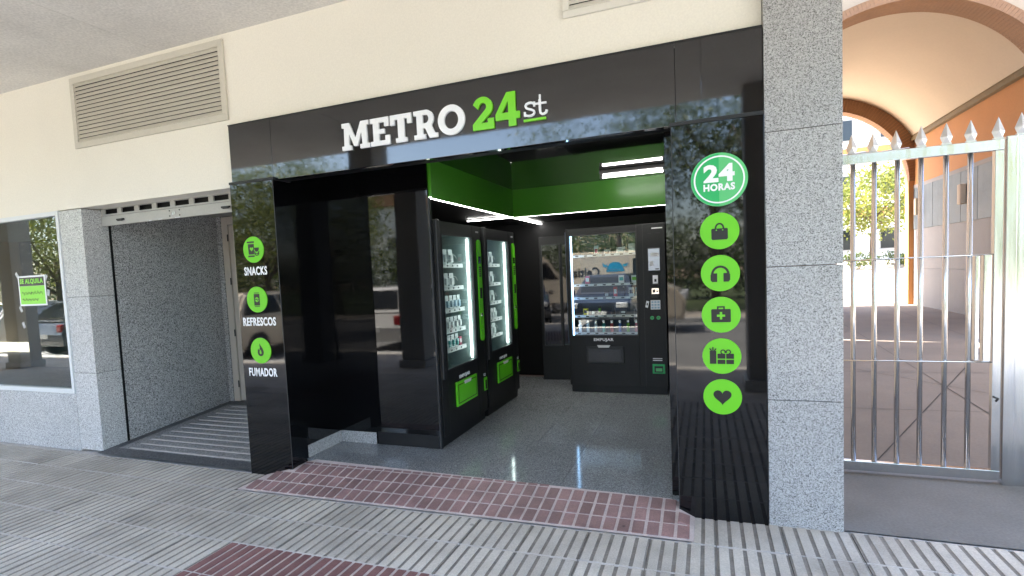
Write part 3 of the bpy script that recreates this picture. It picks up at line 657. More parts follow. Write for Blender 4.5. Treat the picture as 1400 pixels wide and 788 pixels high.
# ------------------------------------------------------------------ vending machines (local: front faces -Y, base z=0)
def cabinet(t, wd, hh, dp, gx0, gx1, gz0, gz1, inside, kick=.085):
    h = wd/2; th = .03
    put('cabinet', MB().box(-h, -h+th, .03, dp, kick, hh-.005, .004).box(h-th, h, .03, dp, kick, hh-.005, .004).box(-h+th+.0005, h-th-.0005, .03, dp, hh-.04, hh-.006).box(-h+th+.0005, h-th-.0005, dp-.02, dp, kick, hh-.041), 'black_satin', t)
    d = MB(); d.box(-h, gx0, 0, .029, kick, hh, .004).box(gx1, h, 0, .029, kick, hh, .004).box(gx0+.0005, gx1-.0005, .001, .028, kick, gz0).box(gx0+.0005, gx1-.0005, .001, .028, gz1, hh-.001)
    dr = put('door', d, 'black_satin', t)
    put('plinth', MB().box(-h+.012, h-.012, .025, dp-.03, 0, kick-.004, .003), 'black_satin', t)
    i = MB(); a, c = gx0-.03, gx1+.03
    i.box(a, c, .62, .64, gz0-.08, gz1+.04).box(a-.015, a, .031, .62, gz0-.08, gz1+.04).box(c, c+.015, .031, .62, gz0-.08, gz1+.04).box(a+.0005, c-.0005, .031, .619, gz1+.02, gz1+.035).box(a+.0005, c-.0005, .031, .619, gz0-.08, gz0-.065)
    put('liner', i, inside, t)
    put('glass_pane', MB().box(gx0+.001, gx1-.001, .012, .018, gz0, gz1), 'machine_glass', dr)
    put('gasket', MB().box(gx0, gx0+.012, -.002, .011, gz0, gz1).box(gx1-.012, gx1, -.002, .011, gz0, gz1).box(gx0+.0121, gx1-.0121, -.002, .011, gz1-.012, gz1).box(gx0+.0121, gx1-.0121, -.002, .011, gz0, gz0+.012), 'black_edge', dr)
    return dr
def spring(x, z, y0, y1, r, turns):
    n = turns*8; return [(x+r*math.cos(2*math.pi*k/8), y0+(y1-y0)*k/n, z+r*math.sin(2*math.pi*k/8)) for k in range(n+1)]
def machine_a(label):
    t = thing('vending_machine', label, 'vending machine', (0, 0, 0), 'snack vending machines in the kiosk')
    gx0, gx1, gz0, gz1 = -.37, .285, .612, 1.745
    dr = cabinet(t, .96, 1.845, .88, gx0, gx1, gz0, gz1, 'machine_inside')
    put('hinge_post', MB().box(-.478, -.43, -.02, -.0005, .56, 1.85, .006), 'black_edge', dr)
    put('door_seam', MB().box(.318, .322, -.0015, -.0002, .09, 1.84), 'print_black', dr)
    for k, z in enumerate((1.50, 1.30, 1.10, .92, .75)):
        sh = put('shelf', MB().box(gx0-.025, gx1+.025, .13, .60, z-.012, z), 'shelf_metal', t)
        put('price_strip', MB().box(gx0-.025, gx1+.025, .118, .129, z-.032, z+.004), 'price_strip', sh)
        for j in range(6):
            put('price_tag', MB().box(gx0+.02+j*.105, gx0+.045+j*.105, .116, .1175, z-.022, z-.006), 'print_black', sh)
            put('coil', MB().tube(spring(gx0+.035+j*.108, z+.05, .15, .55, .042, 6), .003, 5), 'coil', sh)
    put('light_bar', MB().box(gx1-.034, gx1-.02, .035, .05, gz0+.02, gz1-.02), 'led_bar', t)
    st = put('control_strip', MB().prism([(.372, .80), (.385, .775), (.415, .768), (.445, .775), (.458, .80), (.458, 1.69), (.445, 1.715), (.415, 1.722), (.385, 1.715), (.372, 1.69)], -.012, -.0005), 'machine_green', t)
    put('display', MB().box(.385, .445, -.0135, -.0121, 1.50, 1.565), 'display_dark', st)
    for j in range(5): put('key_row', MB().box(.392, .438, -.015, -.0121, 1.375+j*.02, 1.389+j*.02), 'print_black', st)
    put('card_slot', MB().box(.39, .44, -.016, -.0121, 1.17, 1.27, .003), 'print_black', st)
    put('coin_slot', MB().box(.395, .43, -.015, -.0121, 1.0, 1.03), 'chrome', st); put('return_knob', MB().disc_y(.415, .90, .02, -.02, -.0121, 16), 'machine_green', st)
    put('name_plate', MB().box(.37, .44, -.0012, -.0002, 1.785, 1.80), 'grey_print', dr)
    fl = put('delivery_flap', MB().box(-.24, .205, -.018, -.0005, .282, .492, .006), 'machine_green', t)
    put('flap_groove', MB().box(-.215, -.208, -.0195, -.0181, .305, .468).box(.173, .18, -.0195, -.0181, .305, .468).box(-.2079, .1729, -.0195, -.0181, .462, .468).box(-.2079, .1729, -.0195, -.0181, .305, .311), 'print_black', fl)
    put('flap_tab', MB().prism([(-.09, .480), (.07, .480), (.055, .452), (-.075, .452)], -.0205, -.0182), 'price_strip', fl)
    text('push_lettering', 'EMPUJAR', -.145, .085, .502, .538, -.0004, 'white_print', dr, .045)
    cr = put('coin_return', MB().box(.405, .472, -.012, -.0005, .285, .41, .004), 'machine_green', t); put('coin_cup', MB().box(.418, .459, -.0135, -.0121, .30, .385), 'print_black', cr)
    for z in (.425, .44): put('small_print', MB().box(.41, .465, -.0012, -.0003, z, z+.007), 'white_print', dr)
    return t
va = machine_a('black vending machine with green strip nearest the kiosk entrance, beside the glossy panel')
vb = copy_tree(va); vb['label'] = 'second black vending machine with green strip, between its twin and the dark corner'
for o, y in ((va, 4.487), (vb, 5.502)): o.location = (-1.99, y, ZF); o.rotation_euler = (0, 0, R(90))
vc = thing('vending_machine', 'wide black vending machine at the rear with keypad and screen column', 'vending machine', (0, 0, 0), 'snack vending machines in the kiosk')
gx0, gx1, gz0, gz1 = -.502, .240, .642, 1.785
dr = cabinet(vc, 1.07, 1.853, .85, gx0, gx1, gz0, gz1, 'machine_inside_dark')
put('column_seam', MB().box(.302, .307, -.0015, -.0002, .09, 1.85), 'print_black', dr)
SHZ = (1.56, 1.228, 1.077, .873, .676)
for z in SHZ:
    sh = put('shelf', MB().box(gx0-.02, gx1+.02, .12, .58, z-.012, z), 'machine_inside_dark', vc)
    put('price_strip', MB().box(gx0-.02, gx1+.02, .108, .119, z-.026, z), 'price_strip', sh)
    for j in range(7): put('price_tag', MB().box(gx0+.05+j*.1, gx0+.085+j*.1, .106, .1075, z-.020, z-.006), 'print_black', sh)
put('light_bar', MB().box(gx0+.014, gx0+.026, .03, .045, gz0+.01, gz1-.01), 'led_blue', vc)
text('push_lettering', 'EMPUJAR', -.252, -.032, .580, .622, -.0004, 'white_print', dr, .04)
fl = put('delivery_hatch', MB().box(-.34, .078, -.016, -.0005, .335, .53, .006), 'black_edge', vc)
put('flap', MB().box(-.315, .053, -.019, -.0161, .357, .497, .003), 'kick_plate', fl); put('flap_tab', MB().prism([(-.215, .545), (-.068, .545), (-.085, .518), (-.198, .518)], -.021, -.0162), 'price_strip', fl)
scr = put('screen', MB().box(.351, .485, -.008, -.0005, 1.34, 1.595, .004), 'black_edge', vc); put('screen_face', MB().box(.360, .476, -.0095, -.0081, 1.352, 1.583), 'screen', scr)
put('notice', MB().box(.385, .468, -.0105, -.0096, 1.50, 1.54), 'grey_print', scr); put('notice', MB().box(.375, .41, -.0105, -.0096, 1.40, 1.45), 'grey_print', scr); put('notice', MB().box(.43, .468, -.0105, -.0096, 1.36, 1.372), 'print_black', scr)
cr = put('card_reader', MB().box(.391, .466, -.02, -.0005, 1.193, 1.31, .005), 'print_black', vc); put('reader_face', MB().box(.402, .455, -.0215, -.0201, 1.21, 1.30), 'white_print', cr); put('reader_symbol', MB().box(.418, .44, -.0225, -.0216, 1.23, 1.26), 'print_black', cr)
cs = put('coin_panel', MB().box(.384, .464, -.015, -.0005, 1.06, 1.172, .005), 'print_black', vc); put('coin_face', MB().box(.388, .46, -.0165, -.0151, 1.10, 1.16), 'chrome', cs); put('coin_slot', MB().box(.398, .424, -.0175, -.0166, 1.115, 1.147).box(.436, .452, -.0175, -.0166, 1.12, 1.135), 'print_black', cs)
kp = put('keypad', MB().box(.372, .472, -.008, -.0005, .932, 1.032, .003), 'white_print', vc)
for i in range(3):
    for j in range(3): put('key', MB().box(.380+i*.031, .402+i*.031, -.0095, -.0081, .942+j*.03, .962+j*.03), 'pack_paleblue', kp)
put('hand_label', MB().prism([(.315, .96), (.342, .95), (.358, 1.02), (.330, 1.028)], -.0015, -.0003), 'white_print', dr); put('hand_mark', MB().prism([(.328, .98), (.340, .976), (.345, 1.0), (.333, 1.004)], -.0022, -.0016), 'print_black', dr)
for x in (.384, .449): put('round_button', MB().disc_y(x, .842, .020, -.008, -.0005, 22), 'badge_dark_green', vc); put('button_mark', MB().box(x-.009, x+.009, -.0092, -.0081, .839, .845), 'print_black', vc)
gb = put('coin_return', MB().box(.375, .505, -.012, -.0005, .235, .340, .004), 'badge_dark_green', vc); put('coin_cup', MB().box(.395, .485, -.0135, -.0121, .25, .318), 'print_black', gb); put('return_flap', MB().box(.41, .475, -.0145, -.0136, .262, .295), 'badge_light_green', gb)
for z in (.375, .395): put('small_print', MB().box(.38, .478, -.0012, -.0003, z, z+.009), 'white_print', dr)
put('name_plate', MB().box(.40, .51, -.0012, -.0003, 1.795, 1.806), 'grey_print', dr)
for x in (.375, .46): put('vent_slot', MB().box(x-.02, x+.02, -.001, -.0002, 1.745, 1.75), 'print_black', dr)
vc.location = (-.932, 6.25, ZF)
# products
def wm(o, p): return (Matrix.Translation(o.location) @ o.rotation_euler.to_matrix().to_4x4()) @ Vector(p)
def product(kind, o, lp, m1, m2, label, grp, w_=.05, h_=.12, rot=0.):
    t = thing(kind, label, {'lighter': 'lighter', 'blister_pack': 'pack', 'carton': 'box', 'bottle': 'bottle'}[kind], (0, 0, 0), grp)
    if kind == 'lighter':
        put('body', MB().box(-.016, .016, -.01, .01, 0, h_*.72, .004), m1, t); put('head', MB().box(-.014, .012, -.009, .009, h_*.721, h_, .003), m2, t)
    elif kind == 'bottle':
        put('body', MB().tube([(0,0,0),(0,0,h_*.62),(0,0,h_*.78),(0,0,h_*.86)], [w_/2, w_/2, w_*.22, w_*.18], 14), m1, t); put('cap', MB().tube([(0,0,h_*.861),(0,0,h_)], w_*.22, 12), m2, t)
    elif kind == 'carton':
        put('box', MB().box(-w_/2, w_/2, -.02, .02, 0, h_, .002), m1, t); put('print', MB().box(-w_*.36, w_*.36, -.0212, -.0202, h_*.3, h_*.75), m2, t)
    else:
        put('card', MB().box(-w_/2, w_/2, .0, .003, 0, h_, .0012), m1, t); put('blister', MB().box(-w_*.32, w_*.32, -.018, -.0003, h_*.12, h_*.62, .006), m2, t)
    t.location = wm(o, lp); t.rotation_euler = (0, 0, o.rotation_euler.z + rot); return t
bot = [('white', 'a grey-white'), ('clear', 'a clear'), ('white', 'a second grey-white'), ('teal', 'teal'), ('red', 'bright red'), ('blue', 'blue'), ('lime', 'green'), ('pink', 'pinkish red')]
names = ['pale lighter first from the left on the bottom shelf of the rear machine', 'clear lighter second from the left on the bottom shelf of the rear machine', 'pale lighter third from the left on the bottom shelf of the rear machine', 'teal lighter on the bottom shelf of the rear machine', 'bright red lighter on the bottom shelf of the rear machine', 'blue lighter on the bottom shelf of the rear machine', 'green lighter on the bottom shelf of the rear machine', 'pinkish lighter last on the bottom shelf of the rear machine']
for k in range(8): product('lighter', vc, (-.43+k*.09, .15, SHZ[4]), 'pack_'+bot[k][0], 'chrome', names[k], 'lighters in the rear machine', h_=.135)
product('carton', vc, (-.36, .16, SHZ[3]), 'pack_yellow', 'pack_dark', 'small yellow box on the second lowest shelf of the rear machine', None, .055, .075)
product('carton', vc, (-.20, .16, SHZ[3]), 'pack_dark', 'pack_lime', 'slim dark box with green print on the second lowest shelf', None, .035, .10)
product('blister_pack', vc, (-.28, .17, SHZ[3]), 'pack_dark', 'pack_clear', 'small dark pack between the yellow box and the slim dark box', None, .05, .06)
product('bottle', vc, (-.05, .17, SHZ[3]), 'pack_dark', 'pack_dark', 'dark small bottle right of the slim box in the rear machine', None, .04, .09)
product('carton', vc, (.06, .17, SHZ[3]), 'pack_dark', 'pack_white', 'low dark box at right of the second lowest shelf', None, .06, .05)
product('carton', vc, (-.02, .16, SHZ[2]), 'pack_red', 'pack_white', 'upright red box on the middle shelf of the rear machine', None, .04, .11)
product('bottle', vc, (.07, .16, SHZ[2]), 'pack_dark', 'pack_white', 'dark bottle beside the red box on the middle shelf', None, .04, .11)
product('carton', vc, (.155, .16, SHZ[2]), 'pack_white', 'pack_dark', 'white box with dark print on the middle shelf of the rear machine', None, .055, .095)
product('carton', vc, (.225, .17, SHZ[2]), 'pack_cyan', 'pack_white', 'pale blue box at the right end of the middle shelf', None, .05, .095)
product('blister_pack', vc, (-.12, .17, SHZ[2]), 'pack_dark', 'pack_white', 'small dark pack left of the red box on the middle shelf', None, .06, .06)
product('carton', vc, (.05, .16, SHZ[1]), 'pack_white', 'pack_teal', 'white and teal box on the upper shelf of the rear machine', None, .06, .085)
product('carton', vc, (.19, .16, SHZ[1]), 'pack_white', 'pack_lime', 'white and green box at right of the upper shelf', None, .06, .08)
product('carton', vc, (-.33, .16, SHZ[1]), 'pack_pink', 'pack_white', 'pink box at left of the upper shelf of the rear machine', None, .05, .09)
for k, (x, lb) in enumerate(((-.22, 'white pack first on the top shelf of the rear machine'), (-.10, 'low white pack second on the top shelf of the rear machine'), (.05, 'wide white pack third on the top shelf of the rear machine'), (.18, 'white pack last on the top shelf of the rear machine'))):
    product('blister_pack', vc, (x, .16, SHZ[0]), 'pack_white', ('pack_pink', 'pack_dark', 'pack_clear', 'pack_white')[k], lb, 'packs on the top shelf of the rear machine', (.05, .07, .10, .09)[k], (.10, .05, .07, .10)[k])
shn = ('top', 'second', 'third', 'fourth', 'lowest')
for o, nm in ((va, 'nearest'), (vb, 'second')):
    for k, z in enumerate((1.50, 1.30, 1.10, .92, .75)):
        n = (2, 2, 4, 4, 3)[k] if o is va else (2, 2, 2, 3, 2)[k]
        for j in range(n):
            wd = .088 if n == 2 else .062
            product('blister_pack', o, (-.035+j*(.115 if n == 2 else .082), .135, z+.001), ('pack_clear', 'pack_white', 'pack_clear', 'pack_white', 'pack_clear')[k], ('pack_white', 'pack_white', 'pack_paleblue', 'pack_white', 'pack_teal')[k] if o is va else 'pack_clear', 'clear pack %s from left on %s shelf of the %s green-strip machine' % (('first', 'second', 'third', 'fourth')[j], shn[k], nm), 'packs in the side machines', wd, (.13, .12, .12, .11, .12)[k])
product('carton', va, (.235, .16, .751), 'pack_pink', 'pack_white', 'small pink box on the lowest shelf of the nearest machine', None, .05, .08)

# dark service cabinet in the corner
sc_ = thing('service_cabinet', 'tall black cabinet with a narrow mirrored pane in the dark kiosk corner', 'cabinet', (-1.73, 7.0, ZF))
put('carcass', MB().box(-1.98, -1.50, 6.95, 7.2, ZF, 1.93, .004), 'black_satin', sc_)
put('pane', MB().box(-1.94, -1.73, 6.943, 6.9495, .55, 1.82), 'black_gloss', sc_); put('frame', MB().box(-1.955, -1.9405, 6.94, 6.9495, .535, 1.835).box(-1.7295, -1.715, 6.94, 6.9495, .535, 1.835).box(-1.94, -1.73, 6.94, 6.9495, 1.8205, 1.835).box(-1.94, -1.73, 6.94, 6.9495, .535, .5495), 'black_edge', sc_)
put('pane', MB().box(-1.69, -1.53, 6.943, 6.9495, .55, 1.82), 'black_gloss', sc_)
sc_.rotation_euler = (0, 0, R(7.5))

# ================================================================== STEEL GATE
YG = 4.30
g = thing('steel_gate', 'stainless steel barred gate with spearhead spikes between pillar and post', 'gate', (1.17, YG, .05))
for nm, d in (('bottom_rail', (.68, 1.652, YG-.02, YG+.02, .082, .143)), ('top_rail', (.68, 1.652, YG-.02, YG+.02, 2.09, 2.153)), ('stile', (1.608, 1.652, YG-.0195, YG+.0195, .1435, 2.0895)), ('stile', (.68, .724, YG-.0195, YG+.0195, .1435, 2.0895))): put(nm, MB().box(*d, bev=.003), 'stainless', g)
for x in (.775, .891, 1.007, 1.130, 1.2515, 1.378, 1.497): put('bar', MB().tube([(x, YG, .1432), (x, YG, 2.0898)], .0145, 14), 'stainless', g)
for z in (1.474, .818): put('cross_rod', MB().tube([(.724, YG-.018, z), (1.608, YG-.018, z)], .0045, 8), 'stainless', g)
lk = put('lock_case', MB().box(1.560, 1.598, YG-.022, YG+.022, .82, 1.475, .004), 'stainless', g); put('lock_post', MB().box(1.520, 1.541, YG-.0215, YG+.022, .825, 1.47, .004), 'stainless', g); put('handle', MB().tube([(1.625, YG-.0195, .60), (1.625, YG-.055, .60), (1.612, YG-.06, .585)], .006, 8), 'hinge_black', g)
def spear(x, y, z, parent, s=1.0):
    v = [(0, .0), (.020, .0), (.032, .034), (0, .122), (-.032, .034), (-.020, .0)]
    m = MB(); bm = m.bm; ring = [bm.verts.new((x+a*s, y, z+c*s)) for a, c in v[1:]]
    f, k = bm.verts.new((x, y-.014*s, z+.04*s)), bm.verts.new((x, y+.014*s, z+.04*s))
    n = len(ring)
    for i in range(n): bm.faces.new((ring[i], ring[(i+1) % n], f)); bm.faces.new((ring[(i+1) % n], ring[i], k))
    m.box(x-.024*s, x+.024*s, y-.010*s, y+.010*s, z-.012*s, z-.0005)
    return put('spike', m, 'stainless_dull', parent)
for x in (1.2515, 1.378, 1.497, 1.628): spear(x, YG, 2.166, g)
for x in (.775, .891, 1.007, 1.130): spear(x, YG+.03, 2.166-.005*rnd.random(), g)
put('bent_bar', MB().tube([(.70, YG+.03, 2.158), (.86, YG+.03, 2.150), (.95, YG+.03, 2.160), (1.03, YG+.03, 2.152)], [.014, .016, .013, .012], 8), 'stainless_dull', g)
put('tie_wire', MB().tube([(1.0, YG+.03, 2.158), (1.2, YG+.03, 2.166)], .003, 6), 'stainless_dull', g)
gp = thing('gate_post', 'mirror-bright stainless gate post panel at the right edge of the picture', 'post', (1.80, YG, .05))
put('post', MB().box(1.660, 1.712, YG-.03, YG+.03, .056, 2.165, bev=.003), 'stainless', gp); put('panel', MB().box(1.7125, 2.30, YG-.024, YG+.024, .056, 2.165, bev=.003), 'stainless', gp)
for x in (1.735, 1.86, 1.99, 2.12): spear(x, YG, 2.178, gp)

# ================================================================== PASSAGE BUILDING (arches)
pb = thing('passage_building', 'orange and peach building with a vaulted arched passage behind the gate', 'building', (3.05, 11.5, 0))
AX, AZ, RI, RO = 3.03, 3.48, 2.18, 2.53; Y0, Y1 = 11.5, 19.1; WX = 5.32; WL = .74
def arch_wall(y0, y1, m, name, xl, xr, zt, ri):
    b = MB(); n = 40; P = []
    for k in range(n+1):
        a = R(180*k/n); P.append((AX-ri*math.cos(a), AZ+ri*math.sin(a)))
    pts = [(xl, .05), (AX-ri, .05)] + P + [(AX+ri, .05), (xr, .05), (xr, zt)]
    # split into strips to avoid concave n-gons
    for y, fl in ((y0, 1), (y1, -1)):
        for k in range(n):
            (x0, z0), (x1, z1) = P[k], P[k+1]; q = [(x0, y, z0), (x1, y, z1), (x1, y, zt), (x0, y, zt)]; b.poly(q)
        b.poly([(xl, y, .05), (AX-ri, y, .05), (AX-ri, y, zt), (xl, y, zt)]); b.poly([(AX+ri, y, .05), (xr, y, .05), (xr, y, zt), (AX+ri, y, zt)])
    for k in range(n): (x0, z0), (x1, z1) = P[k], P[k+1]; b.poly([(x0, y0, z0), (x1, y0, z1), (x1, y1, z1), (x0, y1, z0)])
    for x in (AX-ri, AX+ri): b.poly([(x, y0, .05), (x, y1, .05), (x, y1, AZ), (x, y0, AZ)])
    b.poly([(xl, y0, zt), (xr, y0, zt), (xr, y1, zt), (xl, y1, zt)]); b.poly([(xr, y0, .05), (xr, y1, .05), (xr, y1, zt), (xr, y0, zt)])
    bmesh.ops.remove_doubles(b.bm, verts=b.bm.verts, dist=1e-4)
    return put(name, b, m, pb)
arch_wall(Y0, Y0+.45, 'front_plaster', 'front_arch_wall', WL-.1, 14, 9.0, RI+.001)
arch_wall(Y1-.30, Y1, 'orange_plaster', 'rear_arch_wall', WL-.1, 14, 9.0, RI+.001)
def voussoirs(y0, y1, r0, r1, n, gap=.10):
    b = MB(); st = 180/n
    for k in range(n): b.ring_y(AX, AZ, r0, r1, y0, y1, k*st+gap, (k+1)*st-gap, 1)
    o = put('brick_arch_ring', b, 'arch_brown', pb); o['kind'] = 'stuff'
voussoirs(Y0-.06, Y0+.51, RI-.01, RI+.13, 120, .03); voussoirs(Y1-.36, Y1+.04, RI-.012, RO-.01, 96)
for xx in (AX-RI+.0, AX+RI-.012): put('arch_jamb', MB().box(xx-.0, xx+.012, Y1-.30, Y1+.001, .1, AZ), 'orange_plaster', pb)
b = MB(); n = 36; a0 = math.degrees(math.asin(1.19/RO)) ; P = []
for k in range(n+1):
    a = R(28 + (180-56)*k/n); P.append((AX+RO*math.cos(a), AZ+RO*math.sin(a)))
for (x0, z0), (x1, z1) in zip(P, P[1:]):
    b.poly([(x0, Y0+.452, z0), (x1, Y0+.452, z1), (x1, Y1-.302, z1), (x0, Y1-.302, z0)]); b.bm.faces.ensure_lookup_table(); b.bm.faces[-1].smooth = True
bmesh.ops.remove_doubles(b.bm, verts=b.bm.verts, dist=1e-4)
put('vault', b, 'vault_cream', pb)
ZM = AZ + RO*math.sin(R(28))
# right wall bands
put('upper_plaster', MB().box(WX, WX+.2, Y0+.452, Y1-.302, 3.36, ZM-.10), 'orange_plaster', pb)
put('molding', MB().prism([(WX-.10, ZM-.12), (WX+.2, ZM-.12), (WX+.2, ZM+.03), (WX-.07, ZM+.03), (WX-.10, ZM-.03)], Y0+.452, Y1-.365), 'molding', pb)
put('molding', MB().prism([(WL+.10, ZM-.12), (WL-.2, ZM-.12), (WL-.2, ZM+.03), (WL+.07, ZM+.03), (WL+.10, ZM-.03)], Y0+.452, Y1-.365), 'molding', pb)
put('trim', MB().box(WX-.015, WX+.2, Y0+.452, Y1-.302, 3.27, 3.359), 'stone_panel', pb)
yy = Y0+.454; k = 0
while yy < Y1-.35:
    y2 = min(yy+.42, Y1-.303); put('slate_plank', MB().box(WX-.010-.004*(k % 2), WX+.2, yy, y2-.006, 2.161, 3.269), 'slate_band', pb); yy = y2; k += 1
yy = Y0+.454
while yy < Y1-.35:
    y2 = min(yy+1.2, Y1-.303)
    for z0, z1 in ((.06, 1.10), (1.104, 2.158)): put('stone_slab', MB().box(WX, WX+.2, yy, y2-.005, z0, z1), 'stone_panel', pb)
    yy = y2
put('left_wall', MB().box(WL-.2, WL, Y0+.452, Y1-.302, .06, ZM-.10), 'peach', pb)
put('upper_mass', MB().box(WL-.1, 14, Y0+.46, Y1-.31, 6.1, 9.0), 'cream', pb)
put('outer_side', MB().box(WX+.25, 14, Y0+.46, Y1-.31, .06, 6.09), 'peach', pb)
put('roof_slab', MB().box(WL-.1, 14.3, Y0-.2, Y1+.3, 9.0, 9.2), 'roof_gravel', pb)
for y, z, lb in ((15.5, 2.755, 'small beige wall lamp on the slate band nearer the gate'), (18.3, 2.745, 'small beige wall lamp near the far arch')):
    t = thing('wall_lamp', lb, 'lamp', (WX-.02, y, z), 'passage wall lamps'); put('shade', MB().box(WX-.13, WX-.02, y-.09, y+.09, z-.22, z+.22, .025), 'vault_cream', t); put('base', MB().box(WX-.0195, WX-.0145, y-.06, y+.06, z-.15, z+.15), 'hinge_black', t)

# courtyard building and planting beyond
cb = thing('courtyard_building', 'white and orange sunlit building beyond the passage', 'building', (12, 46, 1.2))
put('wall', MB().box(-20, 40, 46, 56, 1.1, 13), 'white_wall', cb)
for z0, z1 in ((4.3, 4.75), (8.3, 8.9), (11.6, 12.1)): put('band', MB().box(-20.05, 40.05, 45.8, 45.999, z0, z1), 'orange_plaster', cb)
put('roof', MB().box(-20.5, 40.5, 45.4, 56.4, 13, 13.3), 'arch_brown', cb)
for x in (3.5, 6.5, 9.0, 11.6, 14.5, 17.5, 20.5):
    for z in (1.9, 5.6, 9.4):
        wn = put('window', MB().box(x-.55, x+.55, 45.93, 45.999, z, z+1.5), 'column_paint', cb); put('pane', MB().box(x-.47, x+.47, 45.915, 45.9295, z+.08, z+1.42), 'car_glass', wn)

# ------------------------------------------------------------------ trees
def crown_mesh(name, cx, cy, cz, rx, ry, rz, n, size, seed, clumps=46):
    rg = np.random.default_rng(seed)
    d = rg.normal(size=(clumps, 3)); d /= np.linalg.norm(d, axis=1)[:, None]
    rr = rg.uniform(.35, 1.0, clumps)**.6
    c = d*rr[:, None]; c[:, 2] = np.where(c[:, 2] < -.55, -.55, c[:, 2])
    ci = rg.integers(0, clumps, n); sp = rg.uniform(.12, .30, clumps)
    p = c[ci] + rg.normal(size=(n, 3))*sp[ci][:, None]
    p = p*np.array([rx, ry, rz]) + np.array([cx, cy, cz])
    a = rg.normal(size=(n, 3)); a /= np.linalg.norm(a, axis=1)[:, None]
    t = rg.normal(size=(n, 3)); u = np.cross(a, t); u /= np.linalg.norm(u, axis=1)[:, None]; v = np.cross(a, u)
    s = size*rg.uniform(.6, 1.3, n)[:, None]
    q = np.stack([p-u*s*.5, p+v*s*.28, p+u*s*.5, p-v*s*.28], 1).reshape(-1, 3)
    me = bpy.data.meshes.new(name); me.from_pydata(q.tolist(), [], np.arange(n*4).reshape(-1, 4).tolist()); return me
def tree(label, x, y, z, h, r, leaf, seed, n=5200, size=.16, grp='street trees', name='leafy_tree', trunk=.12):
    rg = random.Random(seed)
    t = thing(name, label, 'tree', (x, y, z), grp)
    ch = h*.36; m = MB(); top = (x+rg.uniform(-.2, .2), y+rg.uniform(-.2, .2), z+h*.55)
    m.tube([(x, y, z-.1), (x+rg.uniform(-.06, .06), y, z+h*.2), (x+rg.uniform(-.1, .1), y+.05, z+h*.38), top], [trunk*1.25, trunk, trunk*.85, trunk*.5], 9)
    for k in range(7):
        a = k*2.4+rg.random(); r_ = r*rg.uniform(.55, .85); b0 = z+h*rg.uniform(.32, .5)
        m.tube([(x, y, b0), (x+math.cos(a)*r_*.5, y+math.sin(a)*r_*.5, b0+h*.14), (x+math.cos(a)*r_, y+math.sin(a)*r_, b0+h*rg.uniform(.22, .38))], [trunk*.45, trunk*.3, trunk*.12], 6)
    put('trunk', m, 'bark', t)
    link('crown', crown_mesh('crown', x, y, z+h*.66, r, r, h*.36, n, size, seed), leaf, t)
    return t
tree('bright green courtyard tree seen through the gate bars', 7.4, 31.8, 1.1, 4.4, 1.9, 'leaf_c', 3, 5200, .17, 'courtyard trees')
tree('courtyard tree left of the bright one, mostly behind the pillar', 4.0, 33.5, 1.1, 4.6, 2.0, 'leaf_a', 4, 4200, .18, 'courtyard trees')
tree('courtyard tree beyond the orange arch jamb', 11.6, 36, 1.1, 5.0, 2.0, 'leaf_a', 5, 3800, .18, 'courtyard trees')
for i, (x, y) in enumerate(((6.6, 30.6), (8.2, 30.9), (5.2, 30.8))):
    t = thing('shrub', ('low dry shrub at the foot of the bright courtyard tree', 'low shrub right of the courtyard tree', 'low shrub left of the courtyard tree')[i], 'shrub', (x, y, .9), 'courtyard shrubs')
    put('stem', MB().tube([(x, y, .85), (x+.05, y, 1.3)], [.03, .015], 6), 'bark', t); link('foliage', crown_mesh('foliage', x, y, 1.35, .7, .6, .38, 900, .11, 20+i, 18), 'leaf_b', t)
spots = [(-3.6, -13.6, 8.6, 2.6, 'a'), (-9.5, -14.2, 4.6, 1.9, 'c'), (-15.5, -13.4, 6.9, 2.0, 'a'), (-20, -14, 6.6, 2.4, 'b'), (.3, -13.2, 9.2, 2.6, 'b'), (4.8, -13.8, 7.2, 2.5, 'a'), (9.6, -13.2, 6.4, 2.7, 'c'), (-26.5, -14.2, 7.0, 3.0, 'a'), (-33, -13.4, 7.0, 3.0, 'c'), (-17, -3.4, 4.6, 1.7, 'c'), (-11.6, -5.9, 5.0, 2.3, 'c'), (-25, -4.0, 5.2, 2.0, 'a'), (1.3, -5.6, 5.4, 1.8, 'b')]
tl = ['tree mirrored over the delivery van', 'yellow-green tree second right of the van in the street', 'street tree third along the lawn edge', 'tall dark tree fourth along the lawn edge', 'dense street tree mirrored in the right black panel', 'street tree opposite the granite pillar', 'yellowish street tree opposite the gate', 'street tree sixth along the lawn edge to the left', 'farthest yellowish tree along the lawn edge', 'kerbside tree mirrored in the shop window', 'young kerbside tree mirrored in the left black jamb', 'kerbside tree far to the left in the parking row', 'kerbside tree mirrored among the right panel badges']
for i, (x, y, h, r, lf_) in enumerate(spots): tree(tl[i], x, y, -.15 if y > -10 else .02, h, r, 'leaf_'+lf_, 40+i, 16000 if i == 10 else 9000, .12 if y < -10 else .10)
# clipped hedge mass behind the far trees
tag(link('hedge', crown_mesh('hedge', -10, -19, 1.6, 34, 1.2, 1.8, 52000, .2, 77, 500), 'leaf_b'), 'long dense hedge across the far side of the lawn', 'hedge', kind='stuff')

